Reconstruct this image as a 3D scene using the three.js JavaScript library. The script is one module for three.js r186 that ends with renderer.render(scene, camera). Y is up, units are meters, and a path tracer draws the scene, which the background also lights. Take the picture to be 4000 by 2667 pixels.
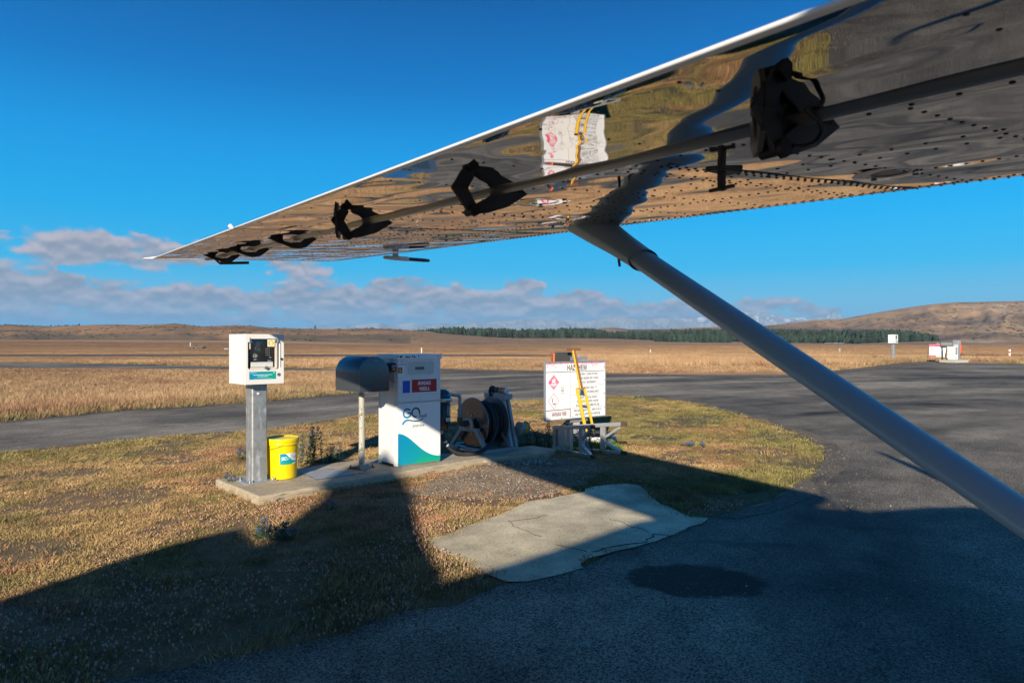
import * as THREE from 'three';
import { mergeGeometries, mergeVertices, toCreasedNormals } from 'three/addons/utils/BufferGeometryUtils.js';
import { RoundedBoxGeometry } from 'three/addons/geometries/RoundedBoxGeometry.js';
import { TessellateModifier } from 'three/addons/modifiers/TessellateModifier.js';

// ---------------------------------------------------------------- camera, sky, sun, exposure
const scene = new THREE.Scene();
const EYE = 1.5, F = 2667, CX = 2000, CY = 1340;         // photograph pixels: focal length and the level of the horizon
const camera = new THREE.PerspectiveCamera(2 * Math.atan(0.5) * 180 / Math.PI, 1024 / 682, 0.05, 60000);
camera.position.set(0, EYE, 0);
camera.setViewOffset(1024, 682, 0, -1.66, 1024, 682);
camera.focus = 8.6; camera.userData.fStop = 8;
const renderer = new THREE.WebGLRenderer();
renderer.shadowMap.enabled = true;
renderer.toneMapping = THREE.LinearToneMapping;
renderer.toneMappingExposure = 1.7;

const SUN_AZ = 10 * Math.PI / 180, SUN_EL = 20 * Math.PI / 180;
const SUN = new THREE.Vector3(-Math.cos(SUN_EL) * Math.sin(SUN_AZ), Math.sin(SUN_EL), Math.cos(SUN_EL) * Math.cos(SUN_AZ));
const sun = new THREE.DirectionalLight(new THREE.Color().setRGB(1, 0.88, 0.70), 5);
sun.target.position.set(0, 0, -6); sun.position.copy(SUN).multiplyScalar(60).add(sun.target.position);
sun.castShadow = true; sun.shadow.radius = 1.3; sun.shadow.mapSize.set(4096, 4096);
Object.assign(sun.shadow.camera, { left: -40, right: 40, top: 40, bottom: -40, near: 1, far: 160 });
scene.add(sun, sun.target);

// ---------------------------------------------------------------- noise
let seed = 7;
const rnd = () => { seed = (seed * 1664525 + 1013904223) >>> 0; return seed / 4294967296; };
const rr = (a, b) => a + (b - a) * rnd();
function hash(i, j, k = 0) { let h = Math.imul(i, 374761393) ^ Math.imul(j, 668265263) ^ Math.imul(k, 2147483647 - 58); h = Math.imul(h ^ (h >>> 13), 1274126177); return ((h ^ (h >>> 16)) >>> 0) / 4294967296; }
const sm = (t) => t * t * (3 - 2 * t);
function vn(x, y, k = 0, per = 0) {
  const i = Math.floor(x), j = Math.floor(y), u = sm(x - i), v = sm(y - j);
  const w = per ? (n) => ((n % per) + per) % per : (n) => n;
  const a = hash(w(i), w(j), k), b = hash(w(i + 1), w(j), k), c = hash(w(i), w(j + 1), k), d = hash(w(i + 1), w(j + 1), k);
  return a + (b - a) * u + (c - a) * v + (a - b - c + d) * u * v;
}
function fbm(x, y, o = 4, k = 0, per = 0) { let s = 0, a = 0.5, t = 0; for (let n = 0; n < o; n++) { s += a * vn(x, y, k + n * 17, per); t += a; x *= 2; y *= 2; per *= 2; a *= 0.5; } return s / t; }
const ss = (a, b, x) => { const t = Math.min(1, Math.max(0, (x - a) / (b - a))); return t * t * (3 - 2 * t); };
const lerp = (a, b, t) => a + (b - a) * t;
const curve = (pts) => (x) => { // piecewise linear through [x, y] pairs
  if (x <= pts[0][0]) return pts[0][1];
  for (let i = 1; i < pts.length; i++) if (x <= pts[i][0]) return lerp(pts[i - 1][1], pts[i][1], (x - pts[i - 1][0]) / (pts[i][0] - pts[i - 1][0]));
  return pts[pts.length - 1][1];
};

// ---------------------------------------------------------------- sky: clear air and a low bank of cloud, all round
{
  const AIR = .62, W = 4096, H = 2048, data = new Float32Array(W * H * 4);
  const stops = [[-90, .30, .44, .54], [-1, .34, .54, .68], [0, .40, .62, .76], [3, .20, .57, .80], [6, .03, .50, .88], [10, .001, .42, .88], [15, .0, .32, .79], [20, .0, .185, .57], [27, .0, .098, .36], [45, .004, .085, .30], [90, .004, .07, .25]];
  const ch = [1, 2, 3].map((c) => curve(stops.map((s) => [s[0], s[c]])));
  // cloud masses: azimuth, elevation, half width, half height (degrees), weight
  const M = [[-32, 7.1, 3.6, 1.0, .78], [-25.5, 6.9, 3.4, .8, .62], [-29, 5.9, 4, .6, .5], [-36, 3.5, 7, 1.15, .98], [-25, 3.2, 6, 1.0, .95], [-15, 3.4, 5, 1.2, 1.0], [-8, 4.0, 3.3, 1.1, .95], [-4, 3.2, 4.5, .9, .9], [2, 2.9, 3.5, .85, .9], [7.5, 2.7, 4, .75, .9], [12.5, 2.5, 3, .8, .8], [-17.5, 6.1, 2.2, .75, .75], [.5, 4.8, 1.9, .45, .55], [4.8, 3.9, 2.5, .4, .5], [20.5, 2.9, 2.2, .65, .85], [24, 2.4, 1.5, .4, .7], [-22, 1.9, 20, .45, .55], [5, 1.9, 12, .5, .6], [-45, 4.5, 8, 2.4, 1], [-62, 4, 10, 2.2, .9], [-84, 5, 12, 2, .8], [62, 3, 10, 1.2, .6], [95, 4, 14, 1.4, .6], [140, 3, 12, 1.2, .6], [-130, 4, 14, 1.5, .7], [-31, 5.1, 3, .5, -.35]];
  for (let y = 0; y < H; y++) {
    const el = ((y + 0.5) / H - 0.5) * 180;
    const base = [ch[0](el), ch[1](el), ch[2](el)];
    for (let x = 0; x < W; x++) {
      const phi = ((x + 0.5) / W - 0.5) * 2 * Math.PI, az = Math.atan2(Math.cos(phi), -Math.sin(phi)) * 180 / Math.PI;
      const tone = 1 + 0.10 * Math.sin(az * Math.PI / 180) * ss(0, 10, el);
      let r = base[0] * tone, g = base[1] * tone, b = base[2] * tone;
      // paler air round the sun (behind the camera)
      const e = el * Math.PI / 180, a = az * Math.PI / 180;
      const dotS = Math.cos(e) * Math.sin(a) * SUN.x + Math.sin(e) * SUN.y + -Math.cos(e) * Math.cos(a) * SUN.z;
      const gl = Math.pow(Math.max(0, dotS), 24) * 0.45 + Math.pow(Math.max(0, dotS), 4) * 0.02;
      r += gl * .8; g += gl * .62; b += gl * .42;
      if (el > 0.2 && el < 11) {
        const q = x * 0.0879, wx = (fbm(q * 0.9, el * 1.2, 3, 5) - .5) * 2.2, wy = (fbm(q * 0.9 + 40, el * 1.2, 3, 9) - .5) * 1.1;
        let m = 0;
        for (const c of M) {
          let d = az - c[0] + wx; if (d > 180) d -= 360; if (d < -180) d += 360;
          const dx = d / c[2]; if (dx > 2.4 || dx < -2.4) continue;
          const dy = (el - c[1] + wy * .5) / c[3]; m += c[4] * Math.exp(-(dx * dx + dy * dy) * 1.1);
        }
        if (m > 0.12) {
          const n = fbm(q * 0.62 + wx * .3, el * 1.25 + wy * .3, 6, 31);
          const den = Math.min(1.25, m) * 0.78 + (n - .5) * 1.5 + 0.05;
          const al = ss(0, 0.42, den) * 0.95;
          if (al > 0) {
            // denser below and inside: greyer; sunlit fringe: paler
            const n2 = fbm(q * 0.62 + wx * .3, (el + .35) * 1.25 + wy * .3, 6, 31);
            const li = Math.min(1, Math.max(0, 0.5 + (n - n2) * 2.6 + (fbm(q * 2.2, el * 4, 3, 77) - .5) * .5 - den * .25));
            const lo = ss(4, 1.0, el) * .45;
            const C = [lerp(.29, .58, li), lerp(.30, .50, li), lerp(.35, .52, li)];
            const hz = lo * .5, A = al * (1 - lo * .35);
            r = lerp(r, lerp(C[0], .40, hz), A); g = lerp(g, lerp(C[1], .52, hz), A); b = lerp(b, lerp(C[2], .61, hz), A);
          }
        }
      }
      const o = (y * W + x) * 4; data[o] = r * AIR; data[o + 1] = g * AIR; data[o + 2] = b * AIR; data[o + 3] = 1;
    }
  }
  const t = new THREE.DataTexture(data, W, H, THREE.RGBAFormat, THREE.FloatType);
  t.mapping = THREE.EquirectangularReflectionMapping; t.magFilter = THREE.LinearFilter; t.needsUpdate = true;
  scene.background = t; scene.environment = t;
}

// ---------------------------------------------------------------- builders
const names = new Map();
const numbered = (n) => { const c = names.get(n) ?? 0; names.set(n, c + 1); return c ? n + '_' + String(c).padStart(3, '0') : n; };
function show(o) { o.castShadow = true; o.receiveShadow = true; return o; }
function part(name, geo, mat, parent) { const m = show(new THREE.Mesh(geo, mat)); m.name = name; parent.add(m); return m; }
function thing(name, label, category, [x, y, z] = [0, 0, 0], turn = 0, group) {
  const o = new THREE.Group(); o.name = numbered(name); o.position.set(x, y, z); o.rotation.y = turn;
  o.userData = { label, category }; if (group) o.userData.group = group;
  scene.add(o); return o;
}
function top(name, geo, mat, data) { const m = show(new THREE.Mesh(geo, mat)); m.name = numbered(name); m.userData = data; scene.add(m); return m; }
const structure = (name, geo, mat) => top(name, geo, mat, { kind: 'structure' });
const V = (x, y, z) => new THREE.Vector3(x, y, z);
const at = (g, x = 0, y = 0, z = 0, rx = 0, ry = 0, rz = 0) => { g.applyMatrix4(new THREE.Matrix4().compose(V(x, y, z), new THREE.Quaternion().setFromEuler(new THREE.Euler(rx, ry, rz, 'YXZ')), V(1, 1, 1))); return g; };
const box = (w, h, d, x = 0, y = 0, z = 0, r = 0.003) => at(r ? new RoundedBoxGeometry(w, h, d, 2, Math.min(r, w / 2.01, h / 2.01, d / 2.01)) : new THREE.BoxGeometry(w, h, d), x, y, z);
const cyl = (r0, r1, h, x = 0, y = 0, z = 0, n = 24, rx = 0, rz = 0) => at(new THREE.CylinderGeometry(r1, r0, h, n), x, y, z, rx, 0, rz);
function bar(a, b, w, h, up = V(0, 1, 0)) { // box bar between two points
  const d = b.clone().sub(a), L = d.length(), g = new RoundedBoxGeometry(w, h, L, 1, Math.min(w, h) * .12);
  const m = new THREE.Matrix4().lookAt(b, a, up); m.setPosition(a.clone().addScaledVector(d, .5)); return g.applyMatrix4(m);
}
function rod(a, b, r, n = 10, r2 = r) { const d = b.clone().sub(a), g = new THREE.CylinderGeometry(r2, r, d.length(), n); g.applyQuaternion(new THREE.Quaternion().setFromUnitVectors(V(0, 1, 0), d.clone().normalize())); g.translate(...a.clone().addScaledVector(d, .5).toArray()); return g; }
const tube = (pts, r, n = 40, k = 10) => new THREE.TubeGeometry(new THREE.CatmullRomCurve3(pts.map((p) => p.isVector3 ? p : V(...p))), n, r, k);
const plain = (g) => { const q = g.index ? g.toNonIndexed() : g; for (const k of Object.keys(q.attributes)) if (!['position', 'normal', 'uv'].includes(k)) q.deleteAttribute(k); return q; };
const join = (...gs) => mergeGeometries(gs.flat().map(plain));
function extrude(pts, depth, bevel = 0.002) { const s = new THREE.Shape(pts.map((p) => new THREE.Vector2(...p))); return new THREE.ExtrudeGeometry(s, { depth: depth - 2 * bevel, bevelEnabled: bevel > 0, bevelSize: bevel, bevelThickness: bevel, bevelOffset: -bevel, bevelSegments: 1, curveSegments: 12 }).translate(0, 0, bevel); }
const lathe = (pts, n = 48) => new THREE.LatheGeometry(pts.map((p) => new THREE.Vector2(...p)), n);

// ---------------------------------------------------------------- textures and materials
function texOf(size, fn, srgb = false, repeat = 1) { // fn(u, v) -> [r,g,b] 0..1
  const d = new Uint8Array(size * size * 4);
  for (let y = 0; y < size; y++) for (let x = 0; x < size; x++) { const c = fn(x / size, y / size, x, y), o = (y * size + x) * 4; d[o] = Math.max(0, Math.min(255, c[0] * 255)); d[o + 1] = Math.max(0, Math.min(255, c[1] * 255)); d[o + 2] = Math.max(0, Math.min(255, c[2] * 255)); d[o + 3] = 255; }
  const t = new THREE.DataTexture(d, size, size); t.wrapS = t.wrapT = THREE.RepeatWrapping; t.magFilter = THREE.LinearFilter; t.repeat.set(repeat, repeat);
  if (srgb) t.colorSpace = THREE.SRGBColorSpace; t.needsUpdate = true; return t;
}
const toS = (v) => v <= 0.0031308 ? v * 12.92 : 1.055 * Math.pow(v, 1 / 2.4) - 0.055;
const lin = (r, g, b) => [toS(r), toS(g), toS(b)];
const col = (r, g, b) => new THREE.Color().setRGB(r, g, b);
const std = (c, rough = .6, metal = 0, more = {}) => new THREE.MeshStandardMaterial({ color: Array.isArray(c) ? col(...c) : c, roughness: rough, metalness: metal, ...more });
function canvasTex(w, h, draw) {
  const c = document.createElement('canvas'); c.width = w; c.height = h; const g = c.getContext('2d'); draw(g, w, h);
  const t = new THREE.CanvasTexture(c); t.colorSpace = THREE.SRGBColorSpace; t.anisotropy = 8; return t;
}
const grainTex = texOf(256, (u, v) => { const n = .55 * fbm(u * 8, v * 8, 4, 3, 8) + .45 * vn(u * 128, v * 128, 8, 128); return [n, n, n]; });
const chipsRough = texOf(256, (u, v) => { const n = .55 + .45 * fbm(u * 6, v * 6, 5, 12, 6); return [n, n, n]; });
// galvanised steel: zinc spangle, runs and white bloom
const galvTex = texOf(512, (u, v) => {
  const cell = fbm(u * 24 + fbm(u * 16, v * 16, 2, 4, 16) * 3, v * 24, 2, 40, 24), st = fbm(u * 7, v * 7, 4, 51, 7), bl = ss(.62, .8, fbm(u * 11, v * 7, 4, 71, 0));
  const k = .30 + .16 * cell + .05 * (st - .5) + .22 * bl; return lin(k * .96, k, k * 1.03);
}, true);
const M = {
  white: std([.70, .70, .69], .38, 0, { roughnessMap: chipsRough }),
  whiteOld: std([.72, .72, .70], .5),
  black: std([.018, .018, .02], .5),
  blackGloss: std([.012, .012, .014], .18),
  rubber: std([.02, .02, .021], .75, 0, { bumpMap: grainTex, bumpScale: .0008 }),
  rust: std([.16, .065, .03], .85, .2, { bumpMap: grainTex, bumpScale: .001 }),
  galv: std(0xffffff, .5, .55, { map: galvTex, roughnessMap: chipsRough }),
  steel: std([.42, .43, .44], .45, .85, { roughnessMap: chipsRough }),
  greyPaint: std([.26, .285, .30], .5, .25, { roughnessMap: chipsRough }),
  alu: std([.58, .59, .60], .42, .75, { roughnessMap: chipsRough }),
  bolt: std([.55, .55, .56], .35, .9),
  glass: new THREE.MeshPhysicalMaterial({ color: 0xffffff, roughness: .03, transmission: 1, thickness: 0, ior: 1.5 }),
};
const decal = (map, rough = .4) => new THREE.MeshStandardMaterial({ map, roughness: rough });
// ---------------------------------------------------------------- the lie of the land
function G(x, z) { // height of the ground: flat by the pumps, a little higher out on the airfield, rising gently to the left hills
  const r = Math.hypot(x, z);
  return .4 * ss(14, 42, r) + 3.2 * ss(160, 560, r) * ss(-.05, -.42, x / Math.max(1, -z)) * (z < 0 ? 1 : 0);
}
function gp(px, py, y0 = 0) { // the ground point seen at a photograph pixel
  let d = 5; for (let i = 0; i < 40; i++) { const x = (px - CX) / F * d, n = (EYE - y0 - G(x, -d)) * F / (py - CY); d += (Math.min(n, 900) - d) * .7; }
  return [(px - CX) / F * d, -d];
}
const poly = (pts, y0 = 0) => pts.map(([a, b]) => gp(a, b, y0));
const inside = (P, x, z) => { let c = false; for (let i = 0, j = P.length - 1; i < P.length; j = i++) { const [xi, zi] = P[i], [xj, zj] = P[j]; if ((zi > z) !== (zj > z) && x < (xj - xi) * (z - zi) / (zj - zi) + xi) c = !c; } return c; };
const edgeDist = (P, x, z) => { let m = 1e9; for (let i = 0, j = P.length - 1; i < P.length; j = i++) { const [ax, az] = P[j], [bx, bz] = P[i], dx = bx - ax, dz = bz - az, t = Math.max(0, Math.min(1, ((x - ax) * dx + (z - az) * dz) / (dx * dx + dz * dz + 1e-9))); m = Math.min(m, Math.hypot(x - ax - t * dx, z - az - t * dz)); } return m; };
const lineDist = (P, x, z) => { let m = 1e9; for (let i = 1; i < P.length; i++) { const [ax, az] = P[i - 1], [bx, bz] = P[i], dx = bx - ax, dz = bz - az, t = Math.max(0, Math.min(1, ((x - ax) * dx + (z - az) * dz) / (dx * dx + dz * dz + 1e-9))); m = Math.min(m, Math.hypot(x - ax - t * dx, z - az - t * dz)); } return m; };
function rough(P, step, amp, k) { // break straight outlines into small irregular steps
  const out = [];
  for (let i = 0; i < P.length; i++) {
    const a = P[i], b = P[(i + 1) % P.length], L = Math.hypot(b[0] - a[0], b[1] - a[1]), far = Math.hypot((a[0] + b[0]) / 2, (a[1] + b[1]) / 2), n = Math.min(60, Math.max(1, Math.round(L / (step * Math.max(1, far / 8)))));
    const nx = (b[1] - a[1]) / (L + 1e-9), nz = -(b[0] - a[0]) / (L + 1e-9);
    for (let j = 0; j < n; j++) { const t = j / n, x = lerp(a[0], b[0], t), z = lerp(a[1], b[1], t), o = j ? (fbm(x * 3, z * 3, 3, k) - .5) * 2 * amp * Math.max(1, far / 14) : 0; out.push([x + nx * o, z + nz * o]); }
  }
  return out;
}
function sheet(P, off, { fine = .14, grow = .035, color = null, uv = 1 } = {}) {
  const pts = P.map(([x, z]) => new THREE.Vector2(x, z)); if (THREE.ShapeUtils.area(pts) < 0) pts.reverse();
  const tri = THREE.ShapeUtils.triangulateShape(pts, []).map((t) => t.map((i) => [pts[i].x, pts[i].y]));
  const pos = [], lim = (a, b) => Math.max(fine, grow * Math.hypot((a[0] + b[0]) / 2, (a[1] + b[1]) / 2));
  const stack = tri;
  while (stack.length) {
    const [a, b, c] = stack.pop(); let best = 1, k = -1;
    [[a, b], [b, c], [c, a]].forEach(([p, q], i) => { const e = Math.hypot(p[0] - q[0], p[1] - q[1]) / lim(p, q); if (e > best) { best = e; k = i; } });
    if (k < 0) { pos.push(a[0], 0, a[1], c[0], 0, c[1], b[0], 0, b[1]); continue; }
    const T = [a, b, c], p = T[k], q = T[(k + 1) % 3], r = T[(k + 2) % 3], m = [(p[0] + q[0]) / 2, (p[1] + q[1]) / 2];
    stack.push([p, m, r], [m, q, r]);
  }
  let g = new THREE.BufferGeometry(); g.setAttribute('position', new THREE.Float32BufferAttribute(pos, 3)); g = mergeVertices(g, 1e-4);
  const p = g.attributes.position, u = new Float32Array(p.count * 2), c = color ? new Float32Array(p.count * 3) : null;
  for (let i = 0; i < p.count; i++) { const x = p.getX(i), z = p.getZ(i); p.setY(i, G(x, z) + (typeof off === 'function' ? off(x, z) : off)); u[2 * i] = x * uv; u[2 * i + 1] = z * uv; if (c) c.set(color(x, z), 3 * i); }
  g.setAttribute('uv', new THREE.BufferAttribute(u, 2)); if (c) g.setAttribute('color', new THREE.BufferAttribute(c, 3));
  g.computeVertexNormals(); return g;
}

// outlines read from the photograph (pixels), as places on the ground
const frontEdge = [[425, 2667], [723, 2612], [1020, 2553], [1360, 2476], [1530, 2400], [1786, 2366], [1956, 2289]];
const slabEdge = [[2059, 2272], [2280, 2220], [2429, 2148], [2612, 2093], [2770, 2028]];
const tipEdge = [[2878, 1999], [3023, 1956], [3117, 1898], [3189, 1844], [3225, 1797], [3218, 1761], [3160, 1710], [3081, 1681], [2900, 1623], [2734, 1580], [2538, 1551], [2366, 1546], [2050, 1565], [1766, 1586], [1397, 1625], [1046, 1679], [714, 1698], [0, 1769]];
const islandFront = [...poly(frontEdge), ...poly(slabEdge), ...poly(tipEdge)];
const islandEdge = [[-6.4, .2], [-3.4, -1.6], ...islandFront, [-9.5, -9.0], [-20, -7.6], [-20, 1.5]];
const island = rough(islandEdge, .16, .07, 3);
const taxiFar = poly([[0, 1651], [510, 1602], [957, 1577], [1314, 1543], [1492, 1528], [1640, 1500], [1690, 1478], [1560, 1462], [1313, 1453], [900, 1449], [600, 1446], [0, 1442]]);
const stripFar = poly([[0, 1417], [574, 1424], [893, 1432], [1314, 1443], [1730, 1445], [2080, 1452], [2364, 1463], [2700, 1469], [3081, 1469], [3242, 1455], [3402, 1438], [3524, 1422], [3673, 1416], [3772, 1418], [4000, 1421]]);
const wedge = [[-30, -9.5], ...taxiFar, [-46, -31], [-46, -10]];
const apron = rough([[-6.4, .2], [-3.4, -1.6], ...islandFront, [-9.5, -9.0], [-30, -6.2], [-30, -9.5], ...taxiFar, [-46, -31], [-46, -38], ...stripFar, [60, -37], [60, 30], [-6.4, 30]], .3, .05, 8);
const strip3 = rough([[-110, -62], ...poly([[0, 1393.5], [900, 1393], [1500, 1393], [2000, 1393], [2170, 1391], [2170, 1388], [2000, 1386], [1400, 1385.5], [0, 1386]]), [-110, -78]], 2, .05, 5);
const strip4 = rough([...poly([[3640, 1387], [3690, 1393.5], [3760, 1396], [4000, 1397]]), [70, -55], [70, -66], ...poly([[4000, 1389.5], [3800, 1387]])], 2, .05, 6);
const slabTop = .09;
const concretePatch = rough(poly([[1661, 2109], [1766, 2082], [1910, 2024], [2075, 1957], [2285, 1921], [2302, 1907], [2429, 1888], [2495, 1896], [2559, 1949], [2694, 2021], [2766, 2024], [2739, 2048], [2612, 2093], [2429, 2148], [2285, 2192], [2280, 2220], [2059, 2272], [1976, 2272], [1876, 2231], [1793, 2192], [1710, 2148]], .012), .05, .055, 15);
const slabOutline = [...poly([[1010, 1938], [1450, 1862], [1888, 1788], [2010, 1778], [2130, 1768], [2172, 1752], [2078, 1739], [1900, 1760], [1640, 1778], [1468, 1791], [1330, 1803], [1225, 1819], [1164, 1830], [910, 1860], [841, 1871]], slabTop)];
const gravelArea = rough(poly([[1600, 1935], [1640, 1890], [1760, 1840], [1900, 1795], [2100, 1780], [2260, 1790], [2390, 1830], [2300, 1880], [2230, 1915], [2120, 1945], [2020, 1962], [1900, 1958], [1740, 1945]]), .12, .07, 33);
const vergeTip = rough(poly([[2790, 2025], [2878, 1999], [3023, 1956], [3117, 1898], [3189, 1844], [3225, 1797], [3218, 1761], [3160, 1710], [3081, 1681], [2900, 1623], [2920, 1618], [3110, 1672], [3230, 1712], [3300, 1765], [3312, 1810], [3280, 1860], [3210, 1920], [3060, 1990], [2900, 2030]]), .12, .07, 35);
const vergeFront = rough(poly([[425, 2660], [723, 2600], [1020, 2545], [1360, 2466], [1530, 2392], [1786, 2358], [1956, 2280], [2059, 2268], [2280, 2218], [2429, 2146], [2612, 2091], [2770, 2026], [2820, 2032], [2640, 2110], [2460, 2175], [2300, 2245], [2070, 2310], [1830, 2392], [1560, 2436], [1390, 2510], [1040, 2600], [760, 2660]]), .1, .06, 37);
const vergeFar = rough(poly([[1700, 1441], [2080, 1448], [2364, 1459], [2700, 1465], [3081, 1465], [3242, 1451], [3402, 1433], [3524, 1417], [3670, 1412], [3700, 1419], [3540, 1428], [3420, 1444], [3260, 1461], [3100, 1474], [2700, 1473], [2364, 1468], [2080, 1456], [1700, 1449]]), .5, .05, 39);
const vergeTaxi = rough(poly([[0, 1645], [510, 1596], [957, 1571], [1314, 1538], [1492, 1523], [1492, 1530], [1314, 1546], [957, 1580], [510, 1605], [0, 1654]]), .3, .05, 41);

// ---------------------------------------------------------------- ground surfaces
const soilTex = texOf(512, (u, v) => { const a = fbm(u * 12, v * 12, 5, 1, 12), b = vn(u * 170, v * 170, 3, 170), c = vn(u * 60, v * 60, 4, 60); const k = .55 + .5 * a + .35 * (b - .5) + .25 * (c - .5); return lin(k * .9, k * .86, k * .8); }, true);
const asphaltTex = texOf(1024, (u, v) => {
  const b = vn(u * 330, v * 330, 3, 330), c = vn(u * 190 + 9, v * 190, 5, 190), a = fbm(u * 9, v * 9, 4, 6, 9), s = hash(Math.floor(u * 200), Math.floor(v * 200), 91);
  let k = .55 + .9 * (b - .5) + .75 * (c - .5) + .35 * (a - .5); if (s > .955) k += .55 * (s - .94) * 25 * .6; return lin(Math.max(.12, k), Math.max(.12, k), Math.max(.12, k));
}, true);
const asphaltBump = texOf(1024, (u, v) => { const k = .5 * vn(u * 190 + 9, v * 190, 5, 190) + .5 * vn(u * 330, v * 330, 3, 330); return [k, k, k]; });
const concreteTex = texOf(1024, (u, v) => {
  const a = fbm(u * 7, v * 7, 5, 2, 7), b = vn(u * 420, v * 420, 3, 420), cx = Math.floor(u * 72), cy = Math.floor(v * 72), h = hash(cx, cy, 55), d = Math.hypot(u * 72 - cx - .2 - .6 * hash(cx, cy, 8), v * 72 - cy - .2 - .6 * hash(cx, cy, 9));
  let k = .72 + .5 * (a - .5) + .42 * (b - .5); if (h > .66 && d < .12 + .26 * hash(cx, cy, 4)) k *= .3 + .4 * hash(cx, cy, 7); return lin(k, k * .97, k * .9);
}, true);
const gravelTex = texOf(512, (u, v) => { // stones as small cells of their own tone
  let best = 9, id = 0, N = 64; const X = u * N, Y = v * N, i = Math.floor(X), j = Math.floor(Y);
  for (let a = -1; a < 2; a++) for (let b = -1; b < 2; b++) { const ci = (i + a + N) % N, cj = (j + b + N) % N, d = Math.hypot(X - i - a - hash(ci, cj, 1), Y - j - b - hash(ci, cj, 2)); if (d < best) { best = d; id = hash(ci, cj, 3); } }
  const k = .35 + .65 * id, t = hash(Math.floor(id * 999), 3, 8); return lin(k * (.95 + .1 * t), k * .93, k * (.95 - .15 * t));
}, true);
const gravelBump = texOf(512, (u, v) => { let best = 9; const N = 64, X = u * N, Y = v * N, i = Math.floor(X), j = Math.floor(Y); for (let a = -1; a < 2; a++) for (let b = -1; b < 2; b++) { const ci = (i + a + N) % N, cj = (j + b + N) % N; best = Math.min(best, Math.hypot(X - i - a - hash(ci, cj, 1), Y - j - b - hash(ci, cj, 2))); } const k = 1 - best; return [k, k, k]; });
const rep = (t, s) => { const c = t.clone(); c.repeat.set(s, s); c.needsUpdate = true; return c; };
const vcMat = (map, s, rough = .95, more = {}) => new THREE.MeshStandardMaterial({ map: rep(map, s), vertexColors: true, roughness: rough, ...more });
const fieldMat = vcMat(soilTex, .22, 1, { bumpMap: rep(grainTex, .5), bumpScale: .03 });
const lawnMat = vcMat(soilTex, .7, 1, { bumpMap: rep(grainTex, 1.5), bumpScale: .012 });
const asphaltMat = vcMat(asphaltTex, .62, .93, { bumpMap: rep(asphaltBump, .62), bumpScale: .008 });
const concreteMat = vcMat(concreteTex, .9, .9, { bumpMap: rep(concreteTex, .9), bumpScale: .003 });
const gravelMat = vcMat(gravelTex, .8, .95, { bumpMap: rep(gravelBump, .8), bumpScale: .015 });

const fieldTone = (x, z) => { // dry tussock: tan with browner and paler bands
  const r = Math.hypot(x, z), a = fbm(x * .03, z * .05, 4, 21), b = fbm(x * .3, z * .3, 4, 22), c = fbm(x * .006 + 3, z * .02, 3, 23);
  const k = .72 + .5 * (a - .5) + .35 * (b - .5) * ss(200, 60, r) + .5 * (c - .5), w = ss(.35, .75, c);
  return [.60 * k, lerp(.335, .365, w) * k, lerp(.165, .19, w) * k];
};
const lawnGreen = (x, z) => (.55 + .45 * ss(-1, 1, x)) * ss(.42, .66, fbm(x * .55 + 7, z * .55, 4, 61) + .24 * ss(-.5, 2.2, x) + .05 * ss(-7.5, -9.5, z) - .15);
const lawnTone = (x, z) => { const g = lawnGreen(x, z), n = .8 + .5 * (fbm(x * 3, z * 3, 3, 62) - .5); return [lerp(.32, .20, g) * n, lerp(.205, .165, g) * n, lerp(.10, .06, g) * n]; };
{ // one sheet to the horizon
  const R = []; for (let r = 0; r <= 60; r += 1) R.push(r); for (let r = 64; r < 42000; r *= 1.055) R.push(r);
  const N = 288, pos = [], uv = [], cl = [], idx = [];
  R.forEach((r, i) => { for (let j = 0; j <= N; j++) { const a = j / N * 2 * Math.PI, x = r * Math.sin(a), z = r * Math.cos(a); pos.push(x, G(x, z), z); uv.push(x, z); cl.push(...fieldTone(x, z)); if (i && j) { const q = N + 1, p = i * q + j; idx.push(p - q - 1, p - 1, p, p - q - 1, p, p - q); } } });
  const g = new THREE.BufferGeometry(); g.setAttribute('position', new THREE.Float32BufferAttribute(pos, 3)); g.setAttribute('uv', new THREE.Float32BufferAttribute(uv, 2)); g.setAttribute('color', new THREE.Float32BufferAttribute(cl, 3)); g.setIndex(idx); g.computeVertexNormals();
  structure('ground', g, fieldMat);
}
structure('lawn', sheet(island, .004, { fine: .2, color: lawnTone }), lawnMat);
const asphaltTone = (x, z) => { // sweeping tyre bands and patches of fresher and older seal, oil
  const r = Math.hypot(x, z), q = Math.hypot(x - 14, z + 2), w = fbm(q * 1.1, Math.atan2(x - 14, z + 2) * 2.5, 4, 81), b = fbm(x * .5, z * .5, 4, 82), c = fbm(x * 2.4, z * 2.4, 3, 83);
  let k = .24 * (1 + 2.3 * (w - .5) + 1.5 * (b - .5) + .8 * (c - .5));
  const oil = (cx, cz, rx, rz, s) => { const e = Math.hypot((x - cx) / rx, (z - cz) / rz) + (fbm(x * 4, z * 4, 3, 84) - .5) * .45; k *= 1 - s * ss(1.02, .94, e); };
  const [ox, oz] = gp(2725, 2268); oil(ox, oz, .41, .31, .85); const [a1, b1] = gp(2960, 2133); oil(a1, b1, .3, .07, .4); const [a2, b2] = gp(2820, 2120); oil(a2, b2, .2, .05, .35); const [a3, b3] = gp(3390, 2070); oil(a3, b3, .22, .06, .35);
  return [k * 1.08, k * .93, k * .70];
};
structure('apron', sheet(apron, .008, { fine: .05, grow: .016, color: asphaltTone }), asphaltMat);
const stripTone = (x, z) => { const k = .10 + .05 * fbm(x * .2, z * .4, 3, 7); return [k * 1.08, k * .95, k * .75]; };
structure('runway', sheet(strip3, .03, { fine: 2, color: stripTone }), asphaltMat);
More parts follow.
